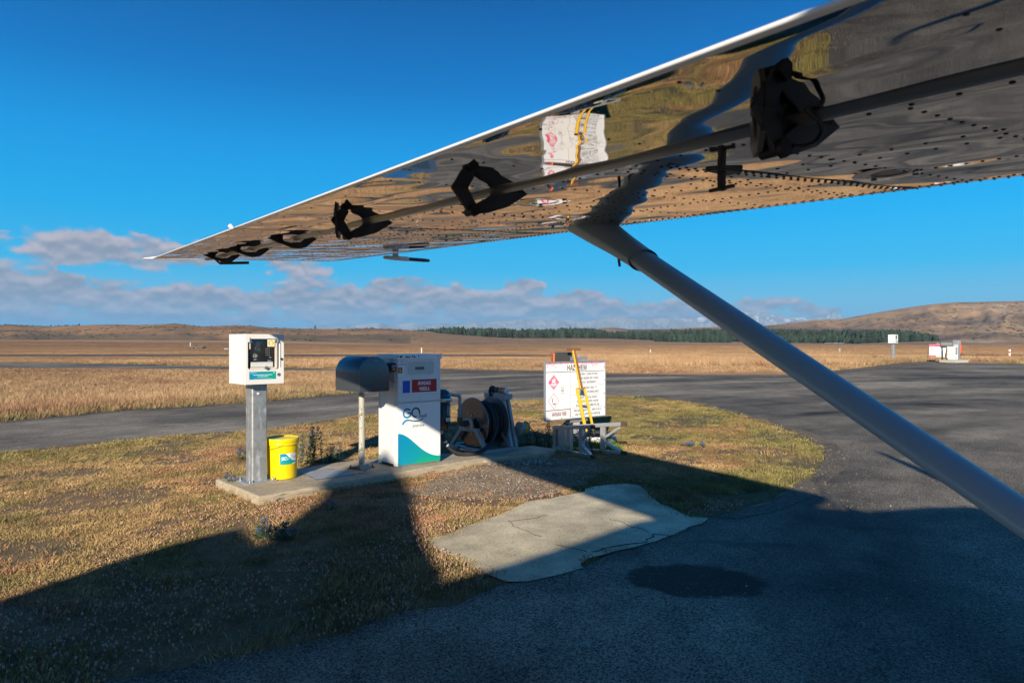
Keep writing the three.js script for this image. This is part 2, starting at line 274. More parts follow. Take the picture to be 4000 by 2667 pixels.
structure('taxiway', sheet(strip4, .03, { fine: 2, color: stripTone }), asphaltMat);
const gravelTone = (x, z) => { const k = .42 * (.85 + .9 * (fbm(x * 2.5, z * 2.5, 4, 91) - .5)); return [k * 1.05, k * .79, k * .52]; };
structure('gravel_path', sheet(gravelArea, .010, { fine: .15, color: gravelTone }), gravelMat);
for (const [P, o] of [[vergeTip, .012], [vergeFar, .02], [vergeTaxi, .014]]) structure('gravel_verge', sheet(P, o, { fine: .2, color: (x, z) => { const k = .19 * (.85 + .8 * (fbm(x * 2, z * 2, 4, 92) - .5)); return [k * 1.06, k * .93, k * .72]; } }), gravelMat);
structure('concrete_pad', sheet(concretePatch, .016, { fine: .06, grow: .012, color: (x, z) => { const st = fbm(x * 1.3, z * 1.3, 4, 95), s2 = ss(.55, .72, fbm(x * 2.1 + 4, z * 1.1, 4, 96)), k = .84 * (.9 + .6 * (st - .5) + .25 * (fbm(x * 9, z * 9, 3, 97) - .5)) * (1 - .28 * s2); return [k, k * .88, k * .63]; } }), concreteMat);
{ // cracks across the pad: narrow dark joints with ragged line
  const mk = (pts, w) => { const P = rough(poly(pts, .012), .05, .018, 44).slice(0, -1), n = P.length, out = []; const half = P.slice(0, Math.ceil(n)); half.forEach(([x, z], i) => { out.push([x, z]); }); for (let i = half.length - 1; i >= 0; i--) { const [x, z] = half[i], t = w * (.5 + vn(i * .7, 3, 8)); out.push([x + t * .6, z + t]); } return out; };
  const dark = std([.03, .028, .025], 1), g = [];
  for (const [pts, w] of [[[[2612, 2093], [2560, 2085], [2540, 2105], [2500, 2120], [2400, 2135], [2320, 2155], [2285, 2160]], .013], [[[2540, 2080], [2450, 2055], [2370, 2025]], .004], [[[2285, 2160], [2250, 2150], [2150, 2128]], .006], [[[1985, 2040], [2060, 2034], [2120, 2018], [2150, 2016]], .005], [[[1985, 2040], [2010, 2062], [2060, 2080], [2115, 2100]], .004]]) {
    const q = poly(pts, .012), line = []; for (let i = 1; i < q.length; i++) { const [a0, a1] = q[i - 1], [c0, c1] = q[i], n = Math.max(2, Math.round(Math.hypot(c0 - a0, c1 - a1) / .03)); for (let j = 0; j < n; j++) { const x = lerp(a0, c0, j / n), z = lerp(a1, c1, j / n); line.push([x + (fbm(x * 9, z * 9, 3, 46) - .5) * .10, z + (fbm(x * 9 + 30, z * 9, 3, 47) - .5) * .10]); } }
    for (let i = 1; i < line.length; i++) { const [ax, az] = line[i - 1], [bx, bz] = line[i], L = Math.hypot(bx - ax, bz - az); if (L > .3 || L < .002) continue; const b = new THREE.BoxGeometry(L * 1.2, .003, w * (.15 + 1.0 * hash(i, 3, 9))); b.rotateY(-Math.atan2(bz - az, bx - ax)); b.translate((ax + bx) / 2, .0155 + .0015, (az + bz) / 2); g.push(b); }
  }
  structure('pad_crack', join(g), dark);
}
{ // the raised concrete plinth the pumps stand on
  const P = rough(slabOutline, .14, .012, 17), s = new THREE.Shape(P.map(([x, z]) => new THREE.Vector2(x, -z)));
  const g = new THREE.ExtrudeGeometry(s, { depth: slabTop + .05, bevelEnabled: true, bevelSize: .018, bevelThickness: .018, bevelOffset: -.018, bevelSegments: 3 }).rotateX(-Math.PI / 2).translate(0, -.068, 0);
  const p = g.attributes.position, u = new Float32Array(p.count * 2), n = g.attributes.normal; for (let i = 0; i < p.count; i++) { const flat = Math.abs(n.getY(i)) > .6; u[2 * i] = p.getX(i) + (flat ? 0 : p.getZ(i)); u[2 * i + 1] = flat ? p.getZ(i) : p.getY(i); }
  g.setAttribute('uv', new THREE.BufferAttribute(u, 2));
  structure('concrete_plinth', g, std([.52, .44, .33], .9, 0, { map: rep(concreteTex, .9), bumpMap: rep(concreteTex, .9), bumpScale: .004 }));
}

// ---------------------------------------------------------------- hills and mountains
function range(name, mat, d0, d1, nd, p0, p1, np, height, color) { // a sheet of land laid out by bearing and distance
  const pos = [], cl = [], uv = [], idx = [];
  for (let i = 0; i <= nd; i++) for (let j = 0; j <= np; j++) {
    const d = lerp(d0, d1, i / nd), px = lerp(p0, p1, j / np), x = (px - CX) / F * d, z = -d;
    const y = height(px, d, x, z); pos.push(x, y, z); uv.push(x, z); cl.push(...color(px, d, x, z, y));
    if (i && j) { const q = np + 1, p = i * q + j; idx.push(p - q - 1, p - q, p, p - q - 1, p, p - 1); }
  }
  const g = new THREE.BufferGeometry(); g.setAttribute('position', new THREE.Float32BufferAttribute(pos, 3)); g.setAttribute('uv', new THREE.Float32BufferAttribute(uv, 2)); g.setAttribute('color', new THREE.Float32BufferAttribute(cl, 3)); g.setIndex(idx); g.computeVertexNormals();
  return structure(name, g, mat);
}
const ridgeLine = curve([[-2500, 1270], [-1200, 1280], [-500, 1268], [0, 1271], [179, 1277], [306, 1272], [446, 1266], [548, 1267], [682, 1263], [778, 1276], [829, 1274], [918, 1268], [989, 1272], [1052, 1279], [1180, 1285], [1314, 1286], [1448, 1283], [1520, 1285], [1600, 1291], [1720, 1302], [1900, 1316], [2000, 1320], [2400, 1322], [2550, 1329], [2700, 1333], [2900, 1335], [3200, 1337], [3347, 1341], [3529, 1336], [3662, 1332], [3800, 1340], [4000, 1344], [6500, 1344]]);
const upTo = (py, d) => EYE + (CY - py) / F * d;
const hillA = (px, d, x, z) => {
  const foot = 540 + 60 * fbm(px * .004, 3, 3, 2), crest = 850, t = (d - foot) / (crest - foot), top = upTo(ridgeLine(px), crest) * (d > crest ? 1 - .00025 * (d - crest) : 1);
  const base = G(x, z), g = ss(0, 1, t), bump = (fbm(x * .02, z * .02, 5, 101) - .5) * 9 * g * (1 - .75 * ss(.75, 1, t)) * (px < 1700 ? 1 : .25);
  return t <= 0 ? base - .6 : Math.max(base - .6, base + (top - base) * Math.pow(Math.min(1, t), .55 + .25 * fbm(px * .01, 1, 2, 9)) + bump);
};
const hillMat = vcMat(soilTex, .05, 1, { bumpMap: rep(grainTex, .06), bumpScale: .5 });
range('hills', hillMat, 520, 1150, 70, -2500, 6500, 1100, hillA, (px, d, x, z, y) => {
  const a = fbm(x * .012, z * .016, 5, 111), b = fbm(x * .06, z * .06, 4, 112), up = ss(4, 18, y), k = .62 + .6 * (a - .5) + .45 * (b - .5), dry = ss(.40, .62, a + .3 * up - .1);
  return px < 1600 ? [lerp(.33, .60, dry) * k, lerp(.235, .34, dry) * k, lerp(.145, .165, dry) * k] : [.60 * k, .37 * k, .19 * k];
});
const bigLine = curve([[2255, 1345], [2300, 1310], [2344, 1281], [2400, 1279], [2459, 1286], [2612, 1284], [2790, 1276], [2900, 1278], [2954, 1274], [3032, 1267], [3115, 1256], [3192, 1249], [3286, 1246], [3363, 1231], [3507, 1206], [3640, 1187], [3723, 1180], [3860, 1177], [4000, 1174], [4300, 1176], [5000, 1230], [6500, 1290]]);
const hillB = (px, d, x, z) => {
  const crest = 2000, foot = lerp(1050, 930, ss(3600, 4000, px)), t = Math.min(1, (d - foot) / (crest - foot)), top = upTo(bigLine(px), crest);
  const g = Math.pow(Math.max(0, t), 1.05), gully = (Math.abs(fbm(px * .006 + d * .0009, d * .0012, 5, 121) - .5) * -60 + (fbm(x * .012, z * .012, 5, 122) - .5) * 16) * Math.sin(Math.PI * Math.min(1, Math.max(0, t))) * ss(2800, 3500, px);
  return d > crest ? top - (d - crest) * .12 : Math.max(-.5, .4 + (top - .4) * g + gully);
};
range('hills', hillMat, 900, 2300, 90, 2250, 6500, 700, hillB, (px, d, x, z, y) => {
  const a = fbm(x * .006, z * .006, 5, 131), b = fbm(x * .03, z * .03, 4, 132), h = ss(60, 20, y) * ss(.46, .6, fbm(x * .008 + 5, z * .008, 4, 133)) * ss(3950, 3600, px), k = .66 + 1.1 * (a - .5) + .8 * (b - .5), s = ss(.56, .68, fbm(x * .02, z * .014, 5, 134)) * ss(3500, 3900, px);
  return [lerp(lerp(.56, .28, h), .62, s * .6) * k, lerp(lerp(.37, .165, h), .52, s * .6) * k, lerp(lerp(.21, .135, h), .39, s * .6) * k];
});
const mtLine = curve([[-900, 1300], [900, 1290], [1300, 1272], [1400, 1267], [1483, 1259], [1521, 1269], [1610, 1259], [1687, 1267], [1732, 1262], [1783, 1269], [1846, 1254], [1897, 1260], [1948, 1251], [1987, 1254], [2038, 1245], [2076, 1251], [2121, 1243], [2140, 1252], [2165, 1245], [2216, 1248], [2280, 1257], [2325, 1248], [2369, 1239], [2408, 1231], [2452, 1241], [2484, 1246], [2548, 1241], [2580, 1238], [2644, 1243], [2714, 1240], [2758, 1237], [2805, 1233], [2850, 1224], [2882, 1216], [2910, 1212], [2943, 1217], [2987, 1221], [3010, 1230], [3043, 1227], [3070, 1240], [3098, 1233], [3142, 1241], [3186, 1236], [3220, 1233], [3240, 1224], [3258, 1216], [3275, 1227], [3300, 1240], [3500, 1255], [4500, 1280]]);
range('mountains', new THREE.MeshStandardMaterial({ vertexColors: true, roughness: 1 }), 15000, 19000, 60, 700, 4200, 1400, (px, d, x, z) => {
  const t = (d - 15000) / 3000, top = upTo(mtLine(px), 18000), r = 1 - Math.abs(2 * fbm(px * .012 + d * .0004, d * .0006, 5, 141) - 1), r2 = 1 - Math.abs(2 * fbm(px * .035, d * .0016, 4, 142) - 1);
  if (t >= 1) return top * (1 - (t - 1) * 1.2);
  return Math.max(2, top * Math.pow(Math.max(0, t), .8) * (1 - (.55 * (1 - r) + .3 * (1 - r2)) * Math.sin(Math.PI * t) ** .7));
}, (px, d, x, z, y) => { const sn = ss(.62, .68, fbm(px * .05, d * .004, 4, 151)) * ss(430, 640, y) * ss(2500, 2850, px), k = .22 + .12 * fbm(px * .03, d * .002, 4, 152); return [lerp(k, .55, sn), lerp(k * .97, .56, sn), lerp(k * .92, .58, sn)]; });
scene.fog = new THREE.FogExp2(new THREE.Color().setRGB(.22, .56, .95), 4.5e-5);
// ---------------------------------------------------------------- grass, clover, stones, scrub and woods (what nobody could count)
function tuft(n, rad, h, w, lean, k, droop = 0) {
  const pos = [], idx = []; seed = k;
  for (let i = 0; i < n; i++) {
    const a = rnd() * 6.283, q = Math.sqrt(rnd()) * rad, x = Math.cos(a) * q, z = Math.sin(a) * q, b = a + rr(-1.2, 1.2), L = h * rr(.55, 1.1), l = lean * rr(.2, 1) * L, dx = Math.cos(b), dz = Math.sin(b), c = rnd() * 6.283, wx = Math.cos(c) * w / 2, wz = Math.sin(c) * w / 2, o = pos.length / 3;
    pos.push(x - wx, 0, z - wz, x + wx, 0, z + wz, x + dx * l * .35 - wx * .8, L * .6, z + dz * l * .35 - wz * .8, x + dx * l * .35 + wx * .8, L * .6, z + dz * l * .35 + wz * .8, x + dx * l, L * (1 - droop * rnd()), z + dz * l);
    idx.push(o, o + 1, o + 2, o + 1, o + 3, o + 2, o + 2, o + 3, o + 4);
  }
  const g = new THREE.BufferGeometry(); g.setAttribute('position', new THREE.Float32BufferAttribute(pos, 3)); g.setIndex(idx); g.computeVertexNormals(); return g;
}
const leafMat = std(0xffffff, .85, 0, { side: THREE.DoubleSide });
function stuff(name, label, geo, mat, list, parent = scene) { // list of [x, y, z, turn, sx, sy, sz, r, g, b]
  const m = show(new THREE.InstancedMesh(geo, mat, list.length)), q = new THREE.Quaternion(), X = new THREE.Matrix4(), E = new THREE.Euler(), c = new THREE.Color();
  list.forEach((l, i) => { q.setFromEuler(E.set(l[10] ?? 0, l[3], l[11] ?? 0, 'YXZ')); m.setMatrixAt(i, X.compose(V(l[0], l[1], l[2]), q, V(l[4], l[5], l[6]))); m.setColorAt(i, c.setRGB(l[7], l[8], l[9])); });
  m.name = parent === scene ? numbered(name) : name; m.userData = parent === scene ? { kind: 'stuff', label, category: name.replace(/_/g, ' ') } : { kind: 'stuff' }; parent.add(m); return m;
}
const inView = (x, z, k = .86, m = .6) => z < -1.2 && Math.abs(x) < -z * k + m;
const onSlab = (x, z) => inside(slabOutline, x, z);
{ // short turf of the island: dry brown in the open, greener to the right and behind
  seed = 11; const lists = [[], [], []], flowers = [], rosettes = [];
  for (let i = 0; i < 330000; i++) {
    const x = rr(-12, 6.5), z = rr(-20, -2.2), d = Math.hypot(x, z);
    if (!inView(x, z) || !inside(island, x, z) || onSlab(x, z) || (inside(concretePatch, x, z) && edgeDist(concretePatch, x, z) > .07 * rnd())) continue;
    if (rnd() > Math.min(1, 5.2 / d * 1.25)) continue;
    const gv = inside(gravelArea, x, z), fd = edgeDist(gravelArea, x, z); if (gv && rnd() > lerp(.6, .12, ss(.0, .4, fd))) continue;
    const bare = fbm(x * 1.4 + 3, z * 1.4, 4, 161), e = lineDist(islandFront, x, z); if (bare > .58 && rnd() < .85) continue; if (e < .22 && rnd() < .5) continue;
    const g = lawnGreen(x, z) * .85 + .25 * (rnd() - .5) + .75 * ss(.55, .68, fbm(x * 2.8 + 31, z * 2.8, 3, 167)), red = ss(.56, .7, fbm(x * 1.1, z * 1.1 + 9, 3, 163)) * rnd(), pch = fbm(x * 4.5, z * 4.5, 3, 165), t = rr(.55, 1.25) * lerp(.55, 1.45, pch), big = Math.max(1, d / 7);
    const dark = ss(1.4, .1, e) * .5 + g, tone = Math.max(0, Math.min(1, dark));
    const c = [lerp(.43, .235, tone), lerp(.285, .20, tone), lerp(.125, .065, tone)];
    c[0] += .03 * red; c[1] *= 1 - .28 * red;
    const longer = e < .8 && rnd() < .35 ? 1.7 : 1, s = rr(.7, 1.25);
    lists[Math.floor(rnd() * 3)].push([x, G(x, z), z, rnd() * 6.3, s * big, s * longer * rr(.7, 1.2), s * big, c[0] * t, c[1] * t, c[2] * t]);
  }
  lists.forEach((l, i) => stuff('grass', 'short dry and green turf of the island round the fuel pumps', tuft([16, 13, 10][i], .045, [.028, .036, .024][i], .0040, [1.1, 1.4, 1.9][i], 50 + i, .3), leafMat, l));
  // hare's-foot clover: soft pinkish heads on short stems
  const head = mergeVertices(new THREE.IcosahedronGeometry(1, 1)); { const p = head.attributes.position; for (let i = 0; i < p.count; i++) { const k = 1 + .25 * (hash(i, 4) - .5); p.setXYZ(i, p.getX(i) * k * .0062, .034 + p.getY(i) * k * .0095, p.getZ(i) * k * .0062); } head.computeVertexNormals(); }
  seed = 23;
  for (let i = 0; i < 60000; i++) {
    const x = rr(-6, 4.2), z = rr(-10.5, -2.2); if (!inView(x, z) || !inside(island, x, z) || onSlab(x, z) || inside(concretePatch, x, z) || inside(gravelArea, x, z)) continue;
    const near = ss(-3.0, -4, z) , cl = fbm(x * 1.5, z * 1.5 + 20, 4, 171), where = x < 1 ? ss(-7.1, -6.2, z) * ss(-3.4, -1.7, x) + ss(-5.2, -4.6, z) * .8 : ss(-7.6, -6.9, z) * .9 + .06;
    if (rnd() > Math.min(1, where) * ss(.46, .64, cl) * .95) continue;
    const s = rr(.55, 1.0), k = rr(.6, 1.1), brown = rnd() < .25 ? .65 : 1;
    flowers.push([x, G(x, z) + rr(-.008, .012), z, rnd() * 6, s, s, s, .50 * k * brown, .29 * k * brown, .225 * k * brown, rr(-.4, .4), rr(-.4, .4)]);
  }
  stuff('clover', 'pinkish fluffy clover heads among the turf in front of the plinth', head, std(0xffffff, 1), flowers);
  // pale straw along the seal edge, and dry strands
  seed = 29; const straw = [];
  for (let i = 0; i < 5200; i++) { const x = rr(-6, 1.5), z = rr(-6, -2); if (!inView(x, z) || !inside(island, x, z)) continue; const e = lineDist(islandFront, x, z); if (rnd() > Math.exp(-e * 5) * .8 + .015 || inside(concretePatch, x, z)) continue; const t = rr(.7, 1.2); straw.push([x, G(x, z), z, rnd() * 6, rr(.8, 1.6), rr(.8, 1.7), rr(.8, 1.6), .42 * t, .34 * t, .2 * t]); }
  stuff('straw', 'pale dead grass strands lying along the near edge of the asphalt', tuft(7, .06, .055, .0026, 2.2, 61, .6), leafMat, straw);
}
{ // stones: chips on the gravel and along the verges
  const stone = mergeVertices(new THREE.IcosahedronGeometry(1, 1)); { const p = stone.attributes.position; for (let i = 0; i < p.count; i++) { const k = 1 + .5 * (hash(i, 14) - .5); p.setXYZ(i, p.getX(i) * k, p.getY(i) * k * .6, p.getZ(i) * k * .8); } stone.computeVertexNormals(); }
  seed = 37; const L = [];
  let dk = .30; const put = (x, z, s) => { const k = rr(.45, 1.3), w = rnd(); L.push([x, G(x, z) + .012 + s * .25, z, rnd() * 6, s, s, s, dk * k * (1.05 + .12 * w), dk * .95 * k, dk * .82 * k * (1.06 - .2 * w), rr(-.5, .5), rr(-.5, .5)]); };
  const fill = (P, n, a, b) => { const xs = P.map((p) => p[0]), zs = P.map((p) => p[1]), x0 = Math.min(...xs), x1 = Math.max(...xs), z0 = Math.min(...zs), z1 = Math.max(...zs); for (let i = 0; i < n; i++) { const x = rr(x0, x1), z = rr(z0, z1); if (inView(x, z) && inside(P, x, z) && !onSlab(x, z)) put(x, z, a * Math.pow(b / a, Math.pow(rnd(), 2.2))); } };
  dk = .21; fill(gravelArea, 4600, .003, .015); dk = .17; fill(vergeTip, 6000, .003, .012); fill(vergeFront, 12000, .003, .008); fill(vergeFar, 9000, .01, .028); fill(vergeTaxi, 6000, .006, .018); dk = .26;
  for (let i = 0; i < 900; i++) { const x = rr(-6, 1), z = rr(-8, -3); if (inView(x, z) && inside(island, x, z) && !onSlab(x, z) && !inside(concretePatch, x, z) && fbm(x * 1.4 + 3, z * 1.4, 4, 161) > .56) put(x, z, rr(.003, .009)); }
  for (let i = 0; i < 16000; i++) { const d = 2.4 + 9 * Math.pow(rnd(), 1.4), x = rr(-.8, .82) * d, z = -d; if (inside(apron, x, z)) { dk = rr(.10, .34); put(x, z, rr(.0022, .0055) * (rnd() < .03 ? 1.8 : 1)); L[L.length - 1][1] -= .004; } } dk = .26;
  const [hx, hz] = gp(1960, 1800); for (let i = 0; i < 500; i++) put(hx + rr(-.3, .45) + rr(-.3, .3), hz + rr(-.1, .35), rr(.008, .03));
  stuff('gravel', 'loose grey and buff stones on the gravel and along the seal edges', stone, std(0xffffff, .9), L);
}
{ // tall dry grass of the airfield
  seed = 41; const L = [[], [], []], apronOn = (x, z) => inside(apron, x, z) || inside(strip3, x, z) || inside(strip4, x, z) || inside(island, x, z);
  const [fx, fz] = gp(3690, 1416), noGo = (x, z) => Math.hypot(x - fx - 2.2, z - fz + 1.0) < 2.6 || inside(vergeFar, x, z);
  const put = (x, z, big) => {
    const r = Math.hypot(x, z), a = fbm(x * .12, z * .12, 4, 22), b = fbm(x * .5, z * .5, 3, 201), e = r < 70 ? Math.min(lineDist(taxiFar, x, z), lineDist(stripFar, x, z)) : 9, grn = Math.max(ss(1.1, .1, e) * rnd() * .9, ss(.62, .75, fbm(x * .2 + 8, z * .2, 3, 205)) * rnd() * .5), t = rr(.7, 1.2) * (.82 + .5 * (a - .5)), red = ss(.5, .7, b);
    const hgt = rr(.7, 1.15) * (.75 + .6 * (a)) * lerp(.55, 1, ss(.1, .9, e)) * (z > -33 ? lerp(.85, .36, ss(13, 27, r)) : x / -z < .09 ? lerp(.72, .16, ss(33, 52, r)) : lerp(.95, .4, ss(40, 70, r))), c = [lerp(lerp(.52, .44, red), .24, grn) * t, lerp(lerp(.335, .25, red), .23, grn) * t, lerp(lerp(.18, .14, red), .08, grn) * t];
    L[Math.floor(rnd() * 3)].push([x, G(x, z), z, rnd() * 6.3, big * rr(.8, 1.2), hgt * lerp(1, .8, ss(60, 200, r)), big * rr(.8, 1.2), ...c]);
  };
  for (let i = 0; i < 90000; i++) { const z = -rr(8.5, 33), x = rr(-27, 27); if (!inView(x, z, .84) || rnd() > Math.min(1, 15 / -z) || !inside(wedge, x, z) || apronOn(x, z)) continue; put(x, z, Math.max(1, -z / 18)); }
  for (let i = 0; i < 70000; i++) { const z = -rr(29, 62), x = rr(-52, 52); if (!inView(x, z, .82) || apronOn(x, z) || noGo(x, z)) continue; put(x, z, 1.6); }
  for (let i = 0; i < 90000; i++) { const r = 60 + 260 * Math.pow(rnd(), 1.7), x = rr(-.8, .8) * r, z = -r; if (apronOn(x, z)) continue; put(x, z, r / 30); }
  L.forEach((l, i) => stuff('tall_grass', 'tall dry golden grass of the airfield beyond the asphalt', tuft([26, 22, 18][i], .13, [.36, .42, .30][i], .009, [.35, .5, .7][i], 70 + i, .2), leafMat, l));
}
{ // conifers of the plantation, and scrub on the slopes
  const conifer = (k, n) => { seed = k; const g = [], tiers = n; for (let i = 0; i < tiers; i++) { const y = .08 + .84 * i / tiers, r = .24 * (1 - y) * rr(.8, 1.15) + .02, c = new THREE.ConeGeometry(r, 1.5 / tiers, 9, 1, true), p = c.attributes.position; for (let j = 0; j < p.count; j++) { if (p.getY(j) < 0) { const q = .65 + .6 * hash(j % 9, i, k); p.setXYZ(j, p.getX(j) * q, p.getY(j) - .03 * hash(j, i, 5), p.getZ(j) * q); } } c.translate(rr(-.015, .015), y + .4 / tiers, rr(-.015, .015)); g.push(c); } g.push(new THREE.CylinderGeometry(.012, .018, .14, 5).translate(0, .07, 0)); const o = join(g); o.computeVertexNormals(); return o; };
  const cMat = std(0xffffff, 1, 0, { side: THREE.DoubleSide });
  const topLine = curve([[1600, 1300], [1615, 1289], [1687, 1282], [1783, 1275], [1846, 1279], [1930, 1280], [2038, 1284], [2150, 1280], [2223, 1276], [2270, 1276], [2344, 1284], [2375, 1292], [2500, 1290], [2675, 1286], [2752, 1280], [2850, 1285], [2965, 1285], [3059, 1279], [3197, 1285], [3308, 1283], [3463, 1283], [3557, 1290], [3662, 1308], [3675, 1318]]);
  seed = 47; const L = [[], [], []], ground = (px, d) => { const x = (px - CX) / F * d; return Math.max(hillA(px, d, x, -d), G(x, -d)); };
  const put = (px, d, h, k = 1) => { const x = (px - CX) / F * d, t = rr(.5, 1.45) * k; L[Math.floor(rnd() * 3)].push([x, ground(px, d) - .3, -d, rnd() * 6, h * rr(1.0, 2.1), h, h * rr(1.0, 2.1), .020 * t, .036 * t, .025 * t]); };
  for (let i = 0; i < 4200; i++) { // the plantation, its tops following the skyline of the photograph
    const px = 1612 + 2055 * rnd(), d = rr(865, 1010) - 22 * (fbm(px * .02, 4, 3, 219) - .5), base = ground(px, d), topY = upTo(topLine(px) + rr(-2, 9) + 13 * (fbm(px * .045, d * .01, 3, 217) - .5) + (rnd() < .10 ? rr(-6, -2) : 0), d), h = topY - base;
    if (h < 3) continue; if (px > 2400 && px < 2900 && fbm(px * .02, d * .02, 3, 211) > .62) continue; put(px, d, Math.min(20, h) * (rnd() < .15 ? rr(.6, .85) : 1));
  }
  for (let i = 0; i < 420; i++) put(-900 + 1210 * rnd(), rr(880, 940), rr(3.2, 4.6), .9);       // shelter belt on the left skyline
  for (let i = 0; i < 520; i++) { const px = rnd() < .5 ? rr(2560, 2850) : rr(3010, 3360); put(px, rr(700, 790), rr(5, 10), 1.1); } // nearer rows by the farm
  L.forEach((l, i) => stuff('forest', 'dark green conifer plantation below the hills', conifer(80 + i, [6, 7, 5][i]), cMat, l));
  const bush = mergeVertices(new THREE.IcosahedronGeometry(1, 2)); { const p = bush.attributes.position; for (let i = 0; i < p.count; i++) { const k = 1 + .7 * (hash(i, 24) - .5); p.setXYZ(i, p.getX(i) * k, Math.max(-.1, p.getY(i) * k * .7), p.getZ(i) * k); } bush.computeVertexNormals(); }
  seed = 53; const S = [];
  for (let i = 0; i < 2600; i++) { const px = rr(-300, 1650), d = rr(570, 860), n = fbm(px * .012, d * .03, 3, 221); if (rnd() > ss(.5, .66, n) * .8 + .04) continue; const x = (px - CX) / F * d, s = rr(.4, 1.5), t = rr(.6, 1.3); S.push([x, hillA(px, d, x, -d), -d, rnd() * 6, s * 1.3, s * .8, s, .07 * t, .075 * t, .045 * t]); }
  for (let i = 0; i < 1500; i++) { const px = rr(2950, 4100), d = rr(1050, 1950), n = fbm(px * .012, d * .008, 3, 223); if (rnd() > ss(.48, .66, n) * .7 + .05) continue; const x = (px - CX) / F * d, s = rr(.8, 2.6), t = rr(.6, 1.4); S.push([x, hillB(px, d, x, -d), -d, rnd() * 6, s * 1.4, s, s, .07 * t, .07 * t, .045 * t]); }
  for (let i = 0; i < 60; i++) { const px = rr(2860, 3400), d = rr(640, 720), x = (px - CX) / F * d, s = rr(.7, 2.0); S.push([x, G(x, -d), -d, rnd() * 6, s * 1.4, s * .8, s, .075, .08, .045]); }
  stuff('scrub', 'dark low scrub scattered over the dry hillsides', bush, std(0xffffff, 1), S);
}
// ---------------------------------------------------------------- things on the plinth
const onTop = (px, py) => { const d = (EYE - slabTop) * F / (py - CY); return [(px - CX) / F * d, slabTop, -d]; };
const R = (d) => d * Math.PI / 180;
const txt = (g, s, x, y, size, { font = 'sans-serif', weight = 'bold', color = '#111', align = 'center', sx = 1 } = {}) => { g.save(); g.translate(x, y); g.scale(sx, 1); g.fillStyle = color; g.font = weight + ' ' + size + 'px ' + font; g.textAlign = align; g.textBaseline = 'middle'; g.fillText(s, 0, 0); g.restore(); };
const TEAL = (g, x0, y0, x1, y1) => { const q = g.createLinearGradient(x0, y0, x1, y1); q.addColorStop(0, '#0a86b4'); q.addColorStop(1, '#0b9c86'); return q; };
function goMark(g, x, y, s, c1, c2, c3) { // the ring-shaped G and O with the small word and the wave
  g.save(); g.translate(x, y); g.scale(s, s); g.lineWidth = 17; g.lineCap = 'butt';
  const q = g.createLinearGradient(0, 0, 190, 0); q.addColorStop(0, c1); q.addColorStop(.55, c2); q.addColorStop(1, c3); g.strokeStyle = q; g.fillStyle = q;
  g.beginPath(); g.arc(50, 50, 40, -.75, -Math.PI * 2 + .05, true); g.stroke(); g.fillRect(52, 42, 46, 15);
  g.beginPath(); g.arc(142, 48, 41, 1.35, .35, false); g.stroke();
  txt(g, 'fuel', 178, 84, 46, { color: c3, align: 'left' });
  g.beginPath(); g.moveTo(-8, 150); g.bezierCurveTo(30, 80, 80, 118, 140, 124); g.bezierCurveTo(180, 128, 210, 118, 232, 102); g.bezierCurveTo(212, 134, 175, 140, 135, 136); g.bezierCurveTo(80, 130, 40, 102, 8, 158); g.closePath(); g.fill();
  g.restore();
}
